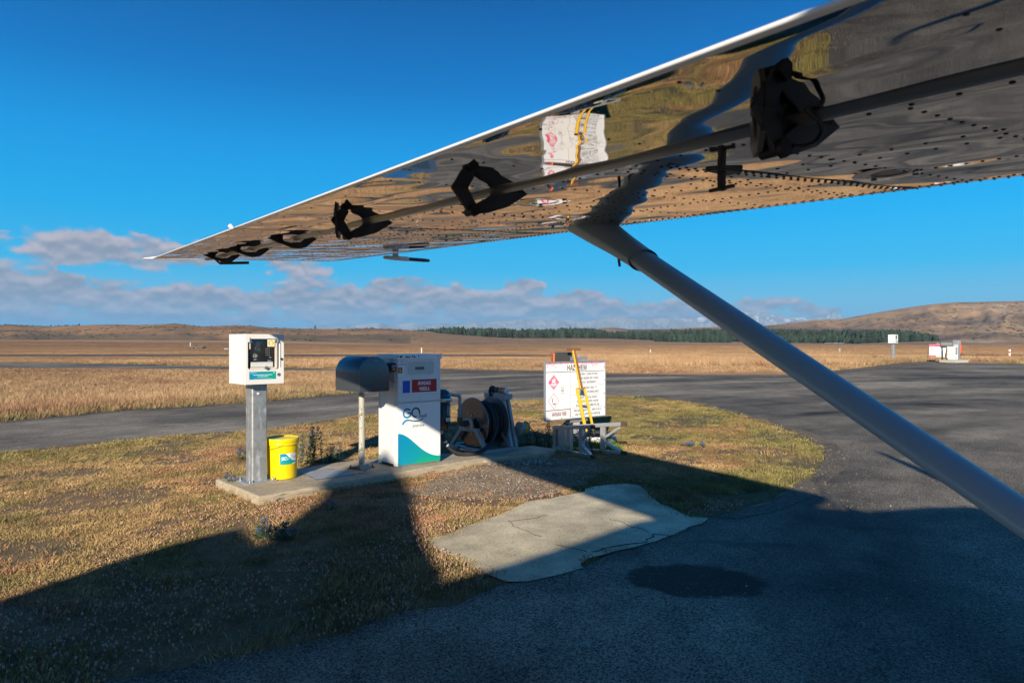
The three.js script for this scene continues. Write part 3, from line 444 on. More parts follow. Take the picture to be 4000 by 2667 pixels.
function terminal(label, group) { // card payment box on a square galvanised post
  const t = thing('payment_terminal', label, 'payment terminal', [0, 0, 0], 0, group);
  const H0 = 1.0;
  const bp = part('base_plate', box(.30, .014, .30, 0, .007, 0, .002), M.galv, t);
  for (const [i, j] of [[-1, -1], [1, -1], [-1, 1], [1, 1]]) part('bolt', join(cyl(.008, .008, .035, i * .118, .03, j * .118, 10), cyl(.014, .014, .012, i * .118, .022, j * .118, 6), lathe([[0, .052], [.006, .05], [.008, .046]], 10).translate(i * .118, 0, j * .118)), M.bolt, bp);
  const ps = new THREE.Shape(), q = .081, r = .022; ps.moveTo(-q + r, -q); ps.lineTo(q - r, -q); ps.quadraticCurveTo(q, -q, q, -q + r); ps.lineTo(q, q - r); ps.quadraticCurveTo(q, q, q - r, q); ps.lineTo(-q + r, q); ps.quadraticCurveTo(-q, q, -q, q - r); ps.lineTo(-q, -q + r); ps.quadraticCurveTo(-q, -q, -q + r, -q);
  const pg = new THREE.ExtrudeGeometry(ps, { depth: H0 - .012, bevelEnabled: false, curveSegments: 8 }).rotateX(-Math.PI / 2).translate(0, .014, 0);
  part('post', toCreasedNormals(pg, .6), M.galv, t);
  part('post_bolt', cyl(.011, .011, .014, -.02, .90, .083, 12, Math.PI / 2), M.whiteOld, t);
  const bw = .40, bh = .50;
  // shell: sides, top, bottom and back, open at the front behind the door
  part('cabinet', join(box(.012, bh, .37, -.194, H0 + bh / 2, -.015, .004), box(.012, bh, .37, .194, H0 + bh / 2, -.015, .004), box(.376, .012, .37, 0, H0 + .006, -.015, .003), box(.376, .012, .37, 0, H0 + bh - .006, -.015, .003), box(.376, bh - .024, .012, 0, H0 + bh / 2, -.194, .003)), M.white, t);
  const ds = new THREE.Shape(); const dw = .2; ds.moveTo(-dw, 0); ds.lineTo(dw, 0); ds.lineTo(dw, bh); ds.lineTo(-dw, bh); ds.closePath();
  const hole = new THREE.Path(); hole.moveTo(-.172, .165); hole.lineTo(-.152, .147); hole.lineTo(.142, .147); hole.lineTo(.155, .158); hole.lineTo(.155, .415); hole.lineTo(.128, .452); hole.lineTo(-.142, .452); hole.lineTo(-.152, .424); hole.lineTo(-.172, .414); hole.closePath(); ds.holes.push(hole);
  const door = part('door', new THREE.ExtrudeGeometry(ds, { depth: .022, bevelEnabled: true, bevelSize: .003, bevelThickness: .003, bevelOffset: -.003, bevelSegments: 2 }).translate(0, H0, .176), M.white, t);
  part('hinge', join(...Array.from({ length: 14 }, (_, i) => cyl(.0035, .0035, .026, -.2005, H0 + .035 + i * .033, .174, 8))), M.steel, door);
  part('recess', join(box(.35, .32, .006, 0, H0 + .3, .115, 0), box(.006, .32, .06, -.178, H0 + .3, .146, 0), box(.006, .32, .06, .166, H0 + .3, .146, 0)), std([.10, .085, .075], .6), door);
  part('window_frame', join(box(.022, .26, .02, .125, H0 + .285, .178, .003), box(.27, .018, .02, -.006, H0 + .158, .178, .003), box(.012, .10, .02, -.145, H0 + .40, .178, .003)), std([.62, .57, .50], .5), door);
  part('ledge', box(.225, .05, .03, -.02, H0 + .196, .166, .002), std([.6, .61, .61], .45), door);
  const face = canvasTex(512, 512, (g, w, h) => {
    g.fillStyle = '#15181b'; g.fillRect(0, 0, w, h); g.fillStyle = '#0c0e10'; g.fillRect(276, 10, 226, 490);
    g.fillStyle = '#22303a'; g.fillRect(26, 60, 224, 190); g.fillStyle = '#3a4a55'; g.fillRect(110, 150, 56, 56); g.fillStyle = '#1d5a3a'; g.fillRect(206, 190, 30, 50); g.fillStyle = '#8a969c'; g.fillRect(112, 116, 90, 4);
    g.strokeStyle = '#dfe6e8'; g.lineWidth = 7; g.beginPath(); g.ellipse(138, 344, 42, 30, 0, 0, 6.3); g.stroke(); g.lineWidth = 5; for (const r of [8, 16, 24]) { g.beginPath(); g.arc(128, 344, r, -.8, .8); g.stroke(); } g.fillStyle = '#cfd6d8'; g.fillRect(106, 416, 62, 10);
    g.fillStyle = '#aeb8bb'; for (let i = 0; i < 4; i++) g.fillRect(102 + i * 22, 290, 8, 4); txt(g, 'serie', 150, 36, 18, { color: '#556066' });
  });
  const rd = part('card_reader', box(.26, .255, .02, -.02, H0 + .325, .135, .004), M.black, door);
  part('screen', new THREE.PlaneGeometry(.25, .245).translate(-.02, H0 + .325, .1462), decal(face, .25), rd);
  for (let i = 0; i < 4; i++) for (let j = 0; j < 3; j++) part('key', box(.009, .009, .006, .035 + j * .017, H0 + .29 + i * .021, .148, .002), i === 0 && j === 0 ? std([.5, .06, .05]) : std([.35, .36, .37], .3, .6), rd);
  part('coin_slot', join(box(.035, .03, .012, .07, H0 + .225, .15, .003), cyl(.011, .011, .012, .075, H0 + .265, .151, 16, Math.PI / 2)), M.steel, rd);
  part('window', box(.262, .235, .004, -.015, H0 + .335, .19, 0), M.glass, door);
  const five = canvasTex(256, 256, (g) => { g.fillStyle = '#e6e7e8'; g.fillRect(0, 0, 256, 256); g.fillStyle = '#f3bd1c'; g.beginPath(); g.arc(128, 128, 110, 0, 7); g.fill(); txt(g, '5', 128, 138, 190, { color: '#eceef0' }); });
  part('number_sticker', new THREE.PlaneGeometry(.075, .07).translate(.066, H0 + .41, .1935), decal(five), door);
  part('latch', join(box(.014, .05, .02, -.152, H0 + .44, .192, .003), box(.03, .02, .018, -.145, H0 + .425, .19, .003)), M.steel, door);
  part('latch', join(box(.020, .022, .02, .118, H0 + .435, .192, .003), extrude([[.128, -.01], [.15, -.01], [.152, .02], [.13, .042]], .014).translate(0, H0 + .425, .196)), M.steel, door);
  part('knob', join(cyl(.014, .016, .03, .006, H0 + .165, .208, 16, Math.PI / 2), cyl(.008, .008, .03, .006, H0 + .165, .19, 10, Math.PI / 2)), M.steel, door);
  part('side_lock', join(cyl(.012, .012, .014, .168, H0 + .25, .205, 14, Math.PI / 2), box(.005, .25, .006, .163, H0 + .29, .2, 0)), M.black, door);
  part('door_lock', cyl(.0165, .0165, .008, .142, H0 + .093, .203, 20, Math.PI / 2), std([.16, .18, .2], .4, .4), door);
  const lab = canvasTex(768, 216, (g, w, h) => { g.fillStyle = TEAL(g, 0, 0, w, 0); g.fillRect(0, 0, w, h); txt(g, 'FOR MAINTENANCE AND SERVICE', w * .5, 92, 34, { color: '#eef6f7' }); txt(g, 'CALL 0800 102 184', w * .5, 136, 34, { color: '#eef6f7' }); g.fillStyle = '#cfe8ec'; g.fillRect(36, 26, 190, 6); g.fillRect(36, 44, 90, 5); g.fillRect(110, 190, 540, 4); goMark(g, 676, 18, .26, '#eef', '#eef', '#eef'); });
  part('service_label', new THREE.PlaneGeometry(.276, .078).translate(-.022, H0 + .088, .2012), decal(lab), door);
  return t;
}
const T1 = terminal('white card payment box number five on a galvanised post, beside the yellow bucket', 'payment terminals of the fuel pumps');
T1.position.set(-2.612, slabTop, -6.972); T1.rotation.y = R(44);

{ // spill bucket
  const [x, y, z] = [-2.412, slabTop, -7.16], t = thing('spill_bucket', 'yellow plastic spill response bucket with a flat lid, standing behind the galvanised post', 'bucket', [x, y, z], R(20));
  const yel = std([.80, .58, .004], .28);
  part('pail', lathe([[0, .004], [.138, .004], [.143, .01], [.157, .372], [.1575, .38]], 64), yel, t);
  const lid = part('lid', lathe([[.158, .352], [.166, .354], [.167, .376], [.161, .379], [.166, .381], [.170, .386], [.171, .416], [.167, .424], [.160, .423], [.158, .412], [0, .410]], 64), yel, t);
  part('handle', tube(Array.from({ length: 13 }, (_, i) => { const a = Math.PI * (.5 + i / 12); return [Math.cos(a) * .172, .36 - .018 * Math.sin(Math.PI * i / 12) * 3, -Math.sin(a) * .172]; }), .0028, 40, 6), std([.55, .42, .02], .4), t);
  const lb = canvasTex(768, 512, (g, w, h) => { g.fillStyle = '#e9ebec'; g.fillRect(0, 0, w, h); g.fillStyle = TEAL(g, 0, 0, 500, h); g.beginPath(); g.moveTo(0, 0); g.lineTo(210, 0); g.bezierCurveTo(330, 60, 380, 330, w, 400); g.lineTo(w, 430); g.bezierCurveTo(600, 440, 540, 470, 470, h); g.lineTo(0, h); g.closePath(); g.fill(); goMark(g, 60, 150, 1.15, '#f4fbfc', '#f4fbfc', '#f4fbfc'); txt(g, 'Spill', 420, 70, 84, { align: 'left', color: '#22384c' }); txt(g, 'Response Kit', 420, 165, 84, { align: 'left', color: '#22384c', sx: .66 }); g.fillStyle = '#6a7a86'; g.fillRect(424, 225, 260, 10); g.fillRect(424, 250, 200, 10); });
  const lg = new THREE.CylinderGeometry(.1545, .1506, .112, 40, 1, true, -.17, 1.25); lg.translate(0, .215, 0); part('label', lg, decal(lb), t);
}
{ // tread plate set in the plinth
  const P = [[1169, 1846], [1296, 1832], [1390, 1853], [1236, 1876]].map((p) => onTop(...p)), c = P.reduce((a, p) => [a[0] + p[0] / 4, 0, a[2] + p[2] / 4], [0, 0, 0]);
  const t = thing('access_cover', 'patterned galvanised tread plate lying in the concrete plinth between bucket and mailbox', 'cover plate', [c[0], slabTop, c[2]]);
  const s = new THREE.Shape(P.map((p) => new THREE.Vector2(p[0] - c[0], -(p[2] - c[2]))));
  part('plate', new THREE.ExtrudeGeometry(s, { depth: .004, bevelEnabled: false }).rotateX(-Math.PI / 2).translate(0, .001, 0), std([.16, .165, .17], .5, .3), t);
  const lug = at(new THREE.SphereGeometry(1, 8, 5), 0, 0, 0); const L = []; const PP = P.map((p) => [p[0] - c[0], p[2] - c[2]]);
  for (let i = -16; i < 17; i++) for (let j = -16; j < 17; j++) { const u = i * .026, v = j * .026, a = R(44), x = u * Math.cos(a) + v * Math.sin(a), z = -u * Math.sin(a) + v * Math.cos(a); if (inside(PP, x, z) && edgeDist(PP, x, z) > .014) L.push([x, .0045, z, ((i + j) % 2 ? 0 : Math.PI / 2) + R(20), .0150, .0034, .0052, 1, 1, 1]); }
  stuff('tread_lugs', '', lug, std([.42, .43, .44], .4, .5), L, t);
}
{ // mailbox
  const t = thing('mailbox', 'grey metal mailbox with arched top and hinged front, on a thin round post', 'mailbox', [-1.697, slabTop, -7.70], R(43));
  part('base_plate', at(box(.21, .012, .21, 0, .006, 0, .002), 0, 0, 0, 0, .25, 0), M.rust, t);
  for (const [i, j] of [[-1, -1], [1, -1], [-1, 1], [1, 1]]) part('bolt', at(join(cyl(.007, .007, .03, i * .085, .024, j * .085, 8), cyl(.012, .012, .010, i * .085, .017, j * .085, 6)), 0, 0, 0, 0, .25, 0), M.rust, t);
  const pt = texOf(256, (u, v) => { const n = fbm(u * 10, v * 22, 4, 6, 10), c = ss(.66, .72, n), k = .36 + .1 * fbm(u * 4, v * 6, 3, 8, 4); return lin(lerp(k, .2, c), lerp(k * .98, .15, c), lerp(k * .86, .1, c)); }, true);
  part('post', cyl(.033, .033, .865, 0, .012 + .4325, 0, 24), std(0xffffff, .6, 0, { map: pt }), t);
  const hammer = new THREE.MeshStandardMaterial({ color: col(.10, .115, .13), roughness: .42, metalness: .6, bumpMap: rep(grainTex, 4), bumpScale: .0006, roughnessMap: chipsRough });
  const arch = (w, h, z0, d, hole) => { const r = w / 2, s = new THREE.Shape(); s.moveTo(-r, 0); s.lineTo(r, 0); s.lineTo(r, h - r); s.absarc(0, h - r, r, 0, Math.PI); s.lineTo(-r, 0); return new THREE.ExtrudeGeometry(s, { depth: d, bevelEnabled: true, bevelSize: .003, bevelThickness: .003, bevelOffset: -.003, bevelSegments: 2, curveSegments: 28 }).translate(0, 0, z0); };
  part('box', toCreasedNormals(arch(.366, .385, -.26, .515).translate(0, .877, 0), .5), hammer, t);
  const d = part('front_door', toCreasedNormals(arch(.374, .389, .258, .012).translate(0, .875, 0), .5), hammer, t);
  part('pull', tube([[-.04, 1.215, .272], [-.036, 1.215, .286], [.036, 1.215, .286], [.04, 1.215, .272]], .004, 16, 8), M.steel, d);
  for (const x of [-.1, .1]) part('hinge', box(.05, .012, .012, x, .872, .268, .002), M.steel, d);
  part('mount', box(.14, .012, .3, 0, .870, 0, .002), M.greyPaint, t);
}
{
  const g = mergeVertices(new THREE.IcosahedronGeometry(1, 3)), p = g.attributes.position; for (let i = 0; i < p.count; i++) { const x = p.getX(i), y = p.getY(i), z = p.getZ(i), k = 1 + .3 * (fbm(x * 1.4 + 5, z * 1.4 + y, 3, 7) - .5); p.setXYZ(i, x * k * .062, y * k * .036 + (x > 0 ? .010 : 0), z * k * .036); } g.computeVertexNormals();
  g.computeBoundingBox(); g.translate(0, -g.boundingBox.min.y, 0); const [x, y, z] = onTop(1428, 1845);
  const m = top('rock', g.rotateY(.5), std([.42, .38, .32], .9, 0, { bumpMap: grainTex, bumpScale: .002 }), { label: 'smooth grey fist-sized stone resting against the foot of the mailbox post', category: 'stone' }); m.position.set(x, slabTop + .012, z);
}

// ---------------------------------------------------------------- fuel dispenser
{
  const t = thing('fuel_dispenser', 'white fuel dispenser cabinet with red AVGAS label and teal wave at its foot', 'fuel dispenser', [0, 0, 0], R(41));
  const w = .59, D = .42, h = 1.25; { const u = [Math.cos(R(41)), -Math.sin(R(41))], v = [-Math.sin(R(41)), -Math.cos(R(41))]; t.position.set(-1.30 + u[0] * w / 2 + v[0] * D / 2, slabTop, -7.73 + u[1] * w / 2 + v[1] * D / 2); }
  const zf = D / 2;
  const paint = (g, W, H) => { g.fillStyle = '#e3e4e3'; g.fillRect(0, 0, W, H); };
  // lower front panel: print of the mark and the wave, on its own sheet metal
  const lowH = .735, lower = canvasTex(1024, 1276, (g, W, H) => {
    paint(g, W, H); const yv = (v) => (v - .41) / .59 * H;
    g.fillStyle = TEAL(g, 0, yv(.75), W, yv(1)); g.beginPath(); g.moveTo(0, yv(.695)); g.bezierCurveTo(W * .16, yv(.70), W * .28, yv(.755), W * .45, yv(.825)); g.bezierCurveTo(W * .62, yv(.895), W * .78, yv(.945), W, yv(.952)); g.lineTo(W, H); g.lineTo(0, H); g.closePath(); g.fill();
    g.fillStyle = '#0aa07a'; g.globalAlpha = .75; g.beginPath(); g.moveTo(W * .35, H); g.bezierCurveTo(W * .6, yv(.90), W * .75, yv(.97), W, yv(.985)); g.lineTo(W, H); g.closePath(); g.fill(); g.globalAlpha = 1;
    goMark(g, W * .105, yv(.455), 2.2, '#0f86c4', '#12707f', '#0e3f33'); txt(g, 'AVIATION', W * .335, yv(.635), 66, { align: 'left', color: '#15532f', weight: 'bold', sx: .9 });
  });
  const body = part('cabinet', join(box(w, h - .02, D - .012, 0, h / 2 - .005, -.006, .006)), M.white, t);
  part('seam_strip', join(box(.014, h - .03, .004, -w / 2 - .001, h / 2, D / 2 - .05, .001), box(.012, h - .03, .004, -w / 2 - .001, h / 2, -D / 2 + .03, .001)).rotateY(0), M.whiteOld, t);
  const lp = part('lower_panel', join(box(w - .006, lowH - .03, .012, 0, (lowH + .03) / 2 - .012, zf, .003)), M.white, t);
  part('printed_front', new THREE.PlaneGeometry(w - .008, lowH - .034).translate(0, (lowH + .03) / 2 - .012, zf + .0068), decal(lower, .35), lp);
  const up = part('upper_panel', box(w - .004, h - lowH - .02, .014, 0, lowH + (h - lowH) / 2 - .008, zf, .003), M.white, t);
  part('lid', join(box(w + .03, .052, D + .035, 0, h + .004, 0, .004), box(w + .034, .012, D + .039, 0, h + .026, 0, .003)), std([.74, .75, .74], .35), t);
  const lidM = t.children[t.children.length - 1];
  seed = 91; for (let i = 0; i < 9; i++) part('rust_chip', extrude(Array.from({ length: 6 }, (_, k) => [Math.cos(k) * rr(.006, .014), Math.sin(k) * rr(.006, .018)]), .002, 0).translate([-.30, -.265, -.25, -.19, -.165, -.14, -.10, -.075, -.02][i], h + .008 + rr(-.008, .004), D / 2 + .0172), std([.10, .055, .03], .9), lidM);
  for (const x of [-.25, .25]) part('screw', cyl(.006, .006, .006, x, h + .006, D / 2 + .019, 10, Math.PI / 2), M.black, lidM);
  // display window
  const rw = (W, H, r) => { const s = new THREE.Shape(); s.moveTo(-W / 2 + r, -H / 2); s.lineTo(W / 2 - r, -H / 2); s.quadraticCurveTo(W / 2, -H / 2, W / 2, -H / 2 + r); s.lineTo(W / 2, H / 2 - r); s.quadraticCurveTo(W / 2, H / 2, W / 2 - r, H / 2); s.lineTo(-W / 2 + r, H / 2); s.quadraticCurveTo(-W / 2, H / 2, -W / 2, H / 2 - r); s.lineTo(-W / 2, -H / 2 + r); s.quadraticCurveTo(-W / 2, -H / 2, -W / 2 + r, -H / 2); return s; };
  const yv = (v) => h * (1 - v) - .012, xu = (u) => (u - .5) * w;
  const ring = rw(.386, .178, .04); ring.holes.push(rw(.366, .158, .034)); const cx = xu(.515), cyy = yv(.092);
  const dw = part('display_window', new THREE.ExtrudeGeometry(ring, { depth: .006, bevelEnabled: true, bevelSize: .002, bevelThickness: .002, bevelSegments: 1 }).translate(cx, cyy, zf + .007), M.whiteOld, up);
  part('display_face', new THREE.ShapeGeometry(rw(.370, .162, .034)).translate(cx, cyy, zf + .0076), std([.52, .54, .52], .2), dw);
  part('counter', join(box(.125, .034, .003, cx - .008, cyy - .004, zf + .009, 0)), std([.10, .13, .13], .2), dw);
  part('counter_label', box(.08, .014, .002, cx, cyy - .036, zf + .0085, 0), std([.42, .44, .43], .4), dw); part('counter_title', box(.10, .005, .002, cx - .005, cyy + .042, zf + .0085, 0), std([.42, .44, .43], .4), dw);
  // stickers
  const flat = (name, W, H, x, y, tex, z = zf + .0078) => part(name, new THREE.PlaneGeometry(W, H).translate(x, y, z), decal(tex), up);
  flat('blue_square', .110, .150, xu(.195), yv(.262), canvasTex(64, 88, (g, W, H) => { g.fillStyle = '#dfe3e6'; g.fillRect(0, 0, W, H); g.fillStyle = '#1e47b8'; g.fillRect(3, 3, W - 6, H - 6); }));
  flat('avgas_label', .352, .154, xu(.612), yv(.258), canvasTex(1024, 448, (g, W, H) => { g.fillStyle = '#e8e8e8'; g.fillRect(0, 0, W, H); g.fillStyle = '#a8131b'; g.fillRect(8, 8, W - 16, H - 16); txt(g, 'AVGAS', W * .5, H * .31, 168, { color: '#eef0f2' }); txt(g, '100LL', W * .5, H * .73, 168, { color: '#eef0f2' }); }));
  flat('number_sticker', .052, .066, xu(.057), yv(.110), canvasTex(128, 160, (g, W, H) => { g.fillStyle = '#7d1418'; g.fillRect(0, 0, W, H); txt(g, '5', W / 2, H * .54, 140, { color: '#f2d233' }); }));
  flat('stop_label', .098, .056, xu(.098), yv(.042), canvasTex(384, 224, (g, W, H) => { g.fillStyle = '#e6e6ea'; g.fillRect(0, 0, W, H); g.strokeStyle = '#b0202a'; g.lineWidth = 8; g.strokeRect(6, 6, W - 12, H - 12); txt(g, 'EMERGENCY', W / 2, 52, 50, { color: '#3a2a80' }); txt(g, 'STOP', W / 2, 104, 50, { color: '#8a2030' }); g.fillStyle = '#222'; g.fillRect(30, 150, W - 60, 12); g.fillRect(30, 180, W - 60, 12); }));
  // emergency stop on the left side
  const es = part('stop_box', box(.07, .098, .15, -w / 2 - .036, h - .115, zf - .10, .008), M.black, t);
  part('stop_collar', join(at(lathe([[0, 0], [.031, 0], [.033, .008], [.026, .03], [.02, .032], [0, .032]], 28), -w / 2 - .036, h - .115, zf - .025, Math.PI / 2, 0, 0)), M.steel, es);
  part('stop_button', at(lathe([[0, .034], [.017, .032], [.018, .018], [0, .018]], 24), -w / 2 - .036, h - .115, zf - .016, Math.PI / 2, 0, 0), std([.45, .02, .03], .3), es);
  part('conduit', join(cyl(.012, .012, .04, -w / 2 - .036, h - .18, zf - .11, 12), tube([[-w / 2 - .036, h - .19, zf - .11], [-w / 2 - .036, h - .24, zf - .105], [-w / 2 - .018, h - .28, zf - .07], [-w / 2 - .002, h - .29, zf - .06]], .007, 20, 8)), std([.3, .32, .34], .5), es);
  part('side_panel_trim', box(.003, .06, .08, -w / 2 - .002, h - .05, zf - .12, 0), std([.5, .52, .5], .5), t);
  part('foot_notch', box(.003, .03, .26, -w / 2 - .0012, .016, 0, 0), M.black, t);
  part('teal_corner', box(.0016, .085, .03, -w / 2 - .0012, .06, -D / 2 + .03, 0), std([.004, .26, .33], .4), t);
  for (const [x, y] of [[-.275, .09], [.275, .09]]) part('screw', cyl(.005, .005, .004, x, y, zf + .008, 10, Math.PI / 2), M.black, t);
  // filter bowl on the right side, and the pipe to the reel
  const fx = w / 2 + .135, fz = zf - .16;
  const fl = part('fuel_filter', at(lathe([[0, .345], [.03, .345], [.07, .36], [.088, .42], [.103, .43], [.106, .70], [0, .70]], 32), fx, 0, fz), M.blackGloss, t);
  part('filter_collar', at(lathe([[.106, .70], [.122, .70], [.124, .742], [.106, .742]], 32), fx, 0, fz), M.steel, fl);
  part('filter_head', at(lathe([[0, .70], [.108, .742], [.108, .77], [.09, .82], [.05, .845], [0, .848]], 32), fx, 0, fz), std([.03, .05, .08], .35), fl);
  part('filter_bracket', box(.10, .05, .06, w / 2 + .04, .80, fz, .004), std([.03, .05, .08], .4), fl);
  part('filter_drain', join(cyl(.02, .02, .05, fx, .33, fz, 12), cyl(.010, .010, .03, fx - .02, .30, fz, 10)), M.steel, fl);
  const fLab = canvasTex(256, 320, (g, W, H) => { g.fillStyle = '#0c0d0f'; g.fillRect(0, 0, W, H); g.fillStyle = '#d6d9dc'; for (let i = 0; i < 8; i++) g.fillRect(100, 46 + i * 20, 100, 16); for (let i = 0; i < 9; i++) g.fillRect(30, 46 + i * 18, 44, 5); txt(g, 'FILTER DATA', 96, 24, 20, { color: '#d6d9dc' }); g.fillStyle = '#d6d9dc'; g.fillRect(10, 244, 236, 70); g.fillStyle = '#333'; for (let i = 0; i < 3; i++) g.fillRect(22, 256 + i * 18, 210, 8); });
  part('filter_label', at(new THREE.CylinderGeometry(.1068, .1055, .20, 24, 1, true, -.15, 1.5), fx, .56, fz), decal(fLab, .4), fl);
}
const px3 = (px, py, d) => V((px - CX) / F * d, EYE - (py - CY) / F * d, -d);   // the point at depth d seen at a photograph pixel
// ---------------------------------------------------------------- hose reel
{
  const t = thing('hose_reel', 'black fuel hose wound on a steel reel with two big discs in a grey frame', 'hose reel', [-.336, slabTop, -8.62], R(41));
  const U = .56, W = .78, g = M.greyPaint;
  const fr = part('base_frame', join(box(.05, .05, W, .025, .027, -W / 2), box(.05, .05, W, U - .025, .027, -W / 2), box(U - .1, .05, .05, U / 2, .027, -.025), box(U - .1, .05, .05, U / 2, .027, -W + .025), box(U - .1, .03, .04, U / 2, .02, -W * .45)), g, t);
  part('leg', bar(V(.03, .05, -.03), V(.03, .275, -.21), .05, .05, V(1, 0, 0)), g, t); part('leg', bar(V(.03, .05, -W + .03), V(.03, .275, -.53), .05, .05, V(1, 0, 0)), g, t);
  part('crossbar', box(.055, .05, .38, .03, .285, -.37), g, t);
  const zc = -.375, yc = .364, rO = .327;
  const bearing = part('bearing', join(at(lathe([[.04, -.022], [.068, -.022], [.068, .022], [.04, .022], [.04, -.022]], 32), .02, yc, zc, 0, 0, Math.PI / 2), box(.044, .06, .17, .02, .325, zc, .006), cyl(.014, .014, .02, .02, .36, zc - .068, 6), cyl(.014, .014, .02, .02, .36, zc + .068, 6)), std([.48, .46, .42], .6, .2), t);
  const discMat = new THREE.MeshPhysicalMaterial({ color: col(.19, .18, .175), metalness: .9, roughness: .30, anisotropy: .5, roughnessMap: chipsRough });
  const disc = (x) => at(lathe([[.03, -.004], [rO - .006, -.004], [rO + .004, -.009], [rO + .008, 0], [rO + .004, .009], [rO - .006, .004], [.03, .004]], 80), x, yc, zc, 0, 0, Math.PI / 2);
  const d1 = part('disc', disc(.09), discMat, t); part('disc', disc(.43), std([.10, .115, .13], .45, .4), t);
  for (const [a, r] of [[.4, .13], [1.1, .16], [2.2, .15], [3.6, .13], [4.6, .15], [5.5, .14], [1.75, .10]]) part('bolt', join(cyl(.012, .012, .012, .081, yc + Math.sin(a) * r, zc + Math.cos(a) * r, 6, 0, Math.PI / 2)), M.steel, d1);
  part('drum', cyl(.17, .17, .33, .26, yc, zc, 40, 0, Math.PI / 2), M.black, t);
  for (let i = 0; i < 6; i++) part('hose_coil', at(new THREE.TorusGeometry(i === 2 || i === 3 ? .255 : .215 + .012 * (i % 2), .026, 12, 56), .135 + i * .052, yc, zc, 0, Math.PI / 2, 0), M.rubber, t);
  // tower with guide rollers
  for (const x of [.455, .535]) {
    part('leg', bar(V(x, .05, -.025), V(x, .665, -.195), .045, .045, V(1, 0, 0)), g, t); part('leg', bar(V(x, .05, -W + .03), V(x, .665, -.50), .045, .045, V(1, 0, 0)), g, t);
  }
  part('gusset', extrude([[0, 0], [.20, 0], [.015, .33], [0, .33]], .006).rotateY(Math.PI / 2).translate(.435, .052, -.05), g, t);
  part('brace', bar(V(.43, .05, -.03), V(.43, .28, -.24), .04, .03, V(1, 0, 0)), g, t);
  const hd = part('header', join(box(.14, .07, .24, .495, .70, -.245, .004), box(.14, .07, .10, .495, .70, -.51, .004), box(.02, .05, .30, .565, .70, -.37, .002)), g, t);
  const roll = (z, r, L, m) => part('roller', at(lathe([[0, -L / 2], [r * .8, -L / 2], [r, -L / 2 + .006], [r * .94, 0], [r, L / 2 - .006], [r * .8, L / 2], [0, L / 2]], 24), .495, .778, z, Math.PI / 2, 0, 0), m, hd);
  roll(-.43, .040, .07, M.black); roll(-.36, .040, .05, std([.08, .06, .05], .5)); roll(-.27, .040, .07, std([.28, .17, .10], .55)); roll(-.205, .043, .05, std([.80, .20, .02], .45)); roll(-.165, .041, .03, M.whiteOld);
  part('roller_mount', join(box(.03, .02, .12, .495, .745, -.22, .002), box(.03, .02, .14, .495, .745, -.38, .002), rod(V(.495, .778, -.14), V(.495, .778, -.48), .008)), M.steel, hd);
  part('hose_guide', join(tube([[.47, .56, -.47], [.455, .70, -.475], [.465, .80, -.465], [.50, .815, -.455], [.51, .74, -.43], [.505, .60, -.43]], .020, 40, 10)), M.rubber, t);
  // feed pipe from the filter, elbow and swivel
  const l2 = (v) => { const q = v.clone().sub(t.position); q.applyAxisAngle(V(0, 1, 0), -R(41)); return q; };
  const pA = l2(V(-.857, .80 + slabTop, -8.326)), pB = V(-.125, .735, zc + .0), pC = V(-.125, .364, zc);
  const pipe = part('feed_pipe', join(rod(pA, pB.clone().add(V(-.03, 0, 0)), .021, 16), at(new THREE.TorusGeometry(.03, .024, 12, 10, Math.PI / 2), pB.x - .03, pB.y - .03, pB.z), rod(V(pB.x, pB.y - .03, zc), V(pC.x, .50, zc), .021, 16)), std([.30, .32, .34], .5, .5), t);
  part('union', join(cyl(.034, .034, .03, pC.x, .545, zc, 8), cyl(.028, .028, .09, pC.x, .50, zc, 16), cyl(.034, .034, .02, pC.x, .455, zc, 8)), M.greyPaint, pipe);
  part('elbow', join(cyl(.034, .034, .05, pC.x, .43, zc, 16), at(new THREE.TorusGeometry(.045, .034, 12, 14, Math.PI / 2), pC.x + .045, .409, zc, 0, 0, Math.PI), rod(V(pC.x + .04, .364, zc), V(.06, .364, zc), .034, 18), rod(V(-.05, .364, zc), V(-.02, .364, zc), .042, 18)), std([.06, .055, .05], .55, .3), pipe);
  part('earth_wire', tube([l2(V(-.79, .45, -8.40)), l2(V(-.72, .40, -8.45)), l2(V(-.75, .33, -8.45)), l2(V(-.80, .36, -8.42)), l2(V(-.74, .42, -8.46)), l2(V(-.66, .52, -8.60)), V(-.14, .50, zc + .02), V(-.12, .36, zc + .06), V(-.02, .28, zc + .1), V(.0, .27, zc + .14)], .0032, 90, 6), std([.02, .10, .075], .5), t);
  // the hose loop lying on the plinth
  const pts = [[1727, 1670, 8.36], [1729, 1695, 8.38], [1738, 1725, 8.4], [1758, 1753, 8.42], [1784, 1768, 8.45], [1815, 1774, 8.5], [1853, 1771, 8.55], [1884, 1760, 8.62], [1912, 1736, 8.7], [1932, 1700, 8.82], [1940, 1654, 8.9], [1932, 1612, 8.98], [1912, 1590, 9.06]].map((p) => l2(px3(...p)));
  const hs = part('hose', tube(pts, .0235, 120, 14), M.rubber, t);
  part('hose_band', tube(pts.slice(1, 5), .0242, 60, 14), M.black, hs);
  const cv = new THREE.CatmullRomCurve3(pts); for (const q of [.115, .15]) part('clamp', rod(cv.getPointAt(q), cv.getPointAt(q + .014), .026, 14), std([.5, .52, .54], .4, .4), hs);
  // small reel of yellow cable on the tower
  const c = thing('cable_reel', 'small grey reel of yellow earthing cable fixed to the side of the hose reel tower', 'cable reel', t.position.toArray(), R(41));
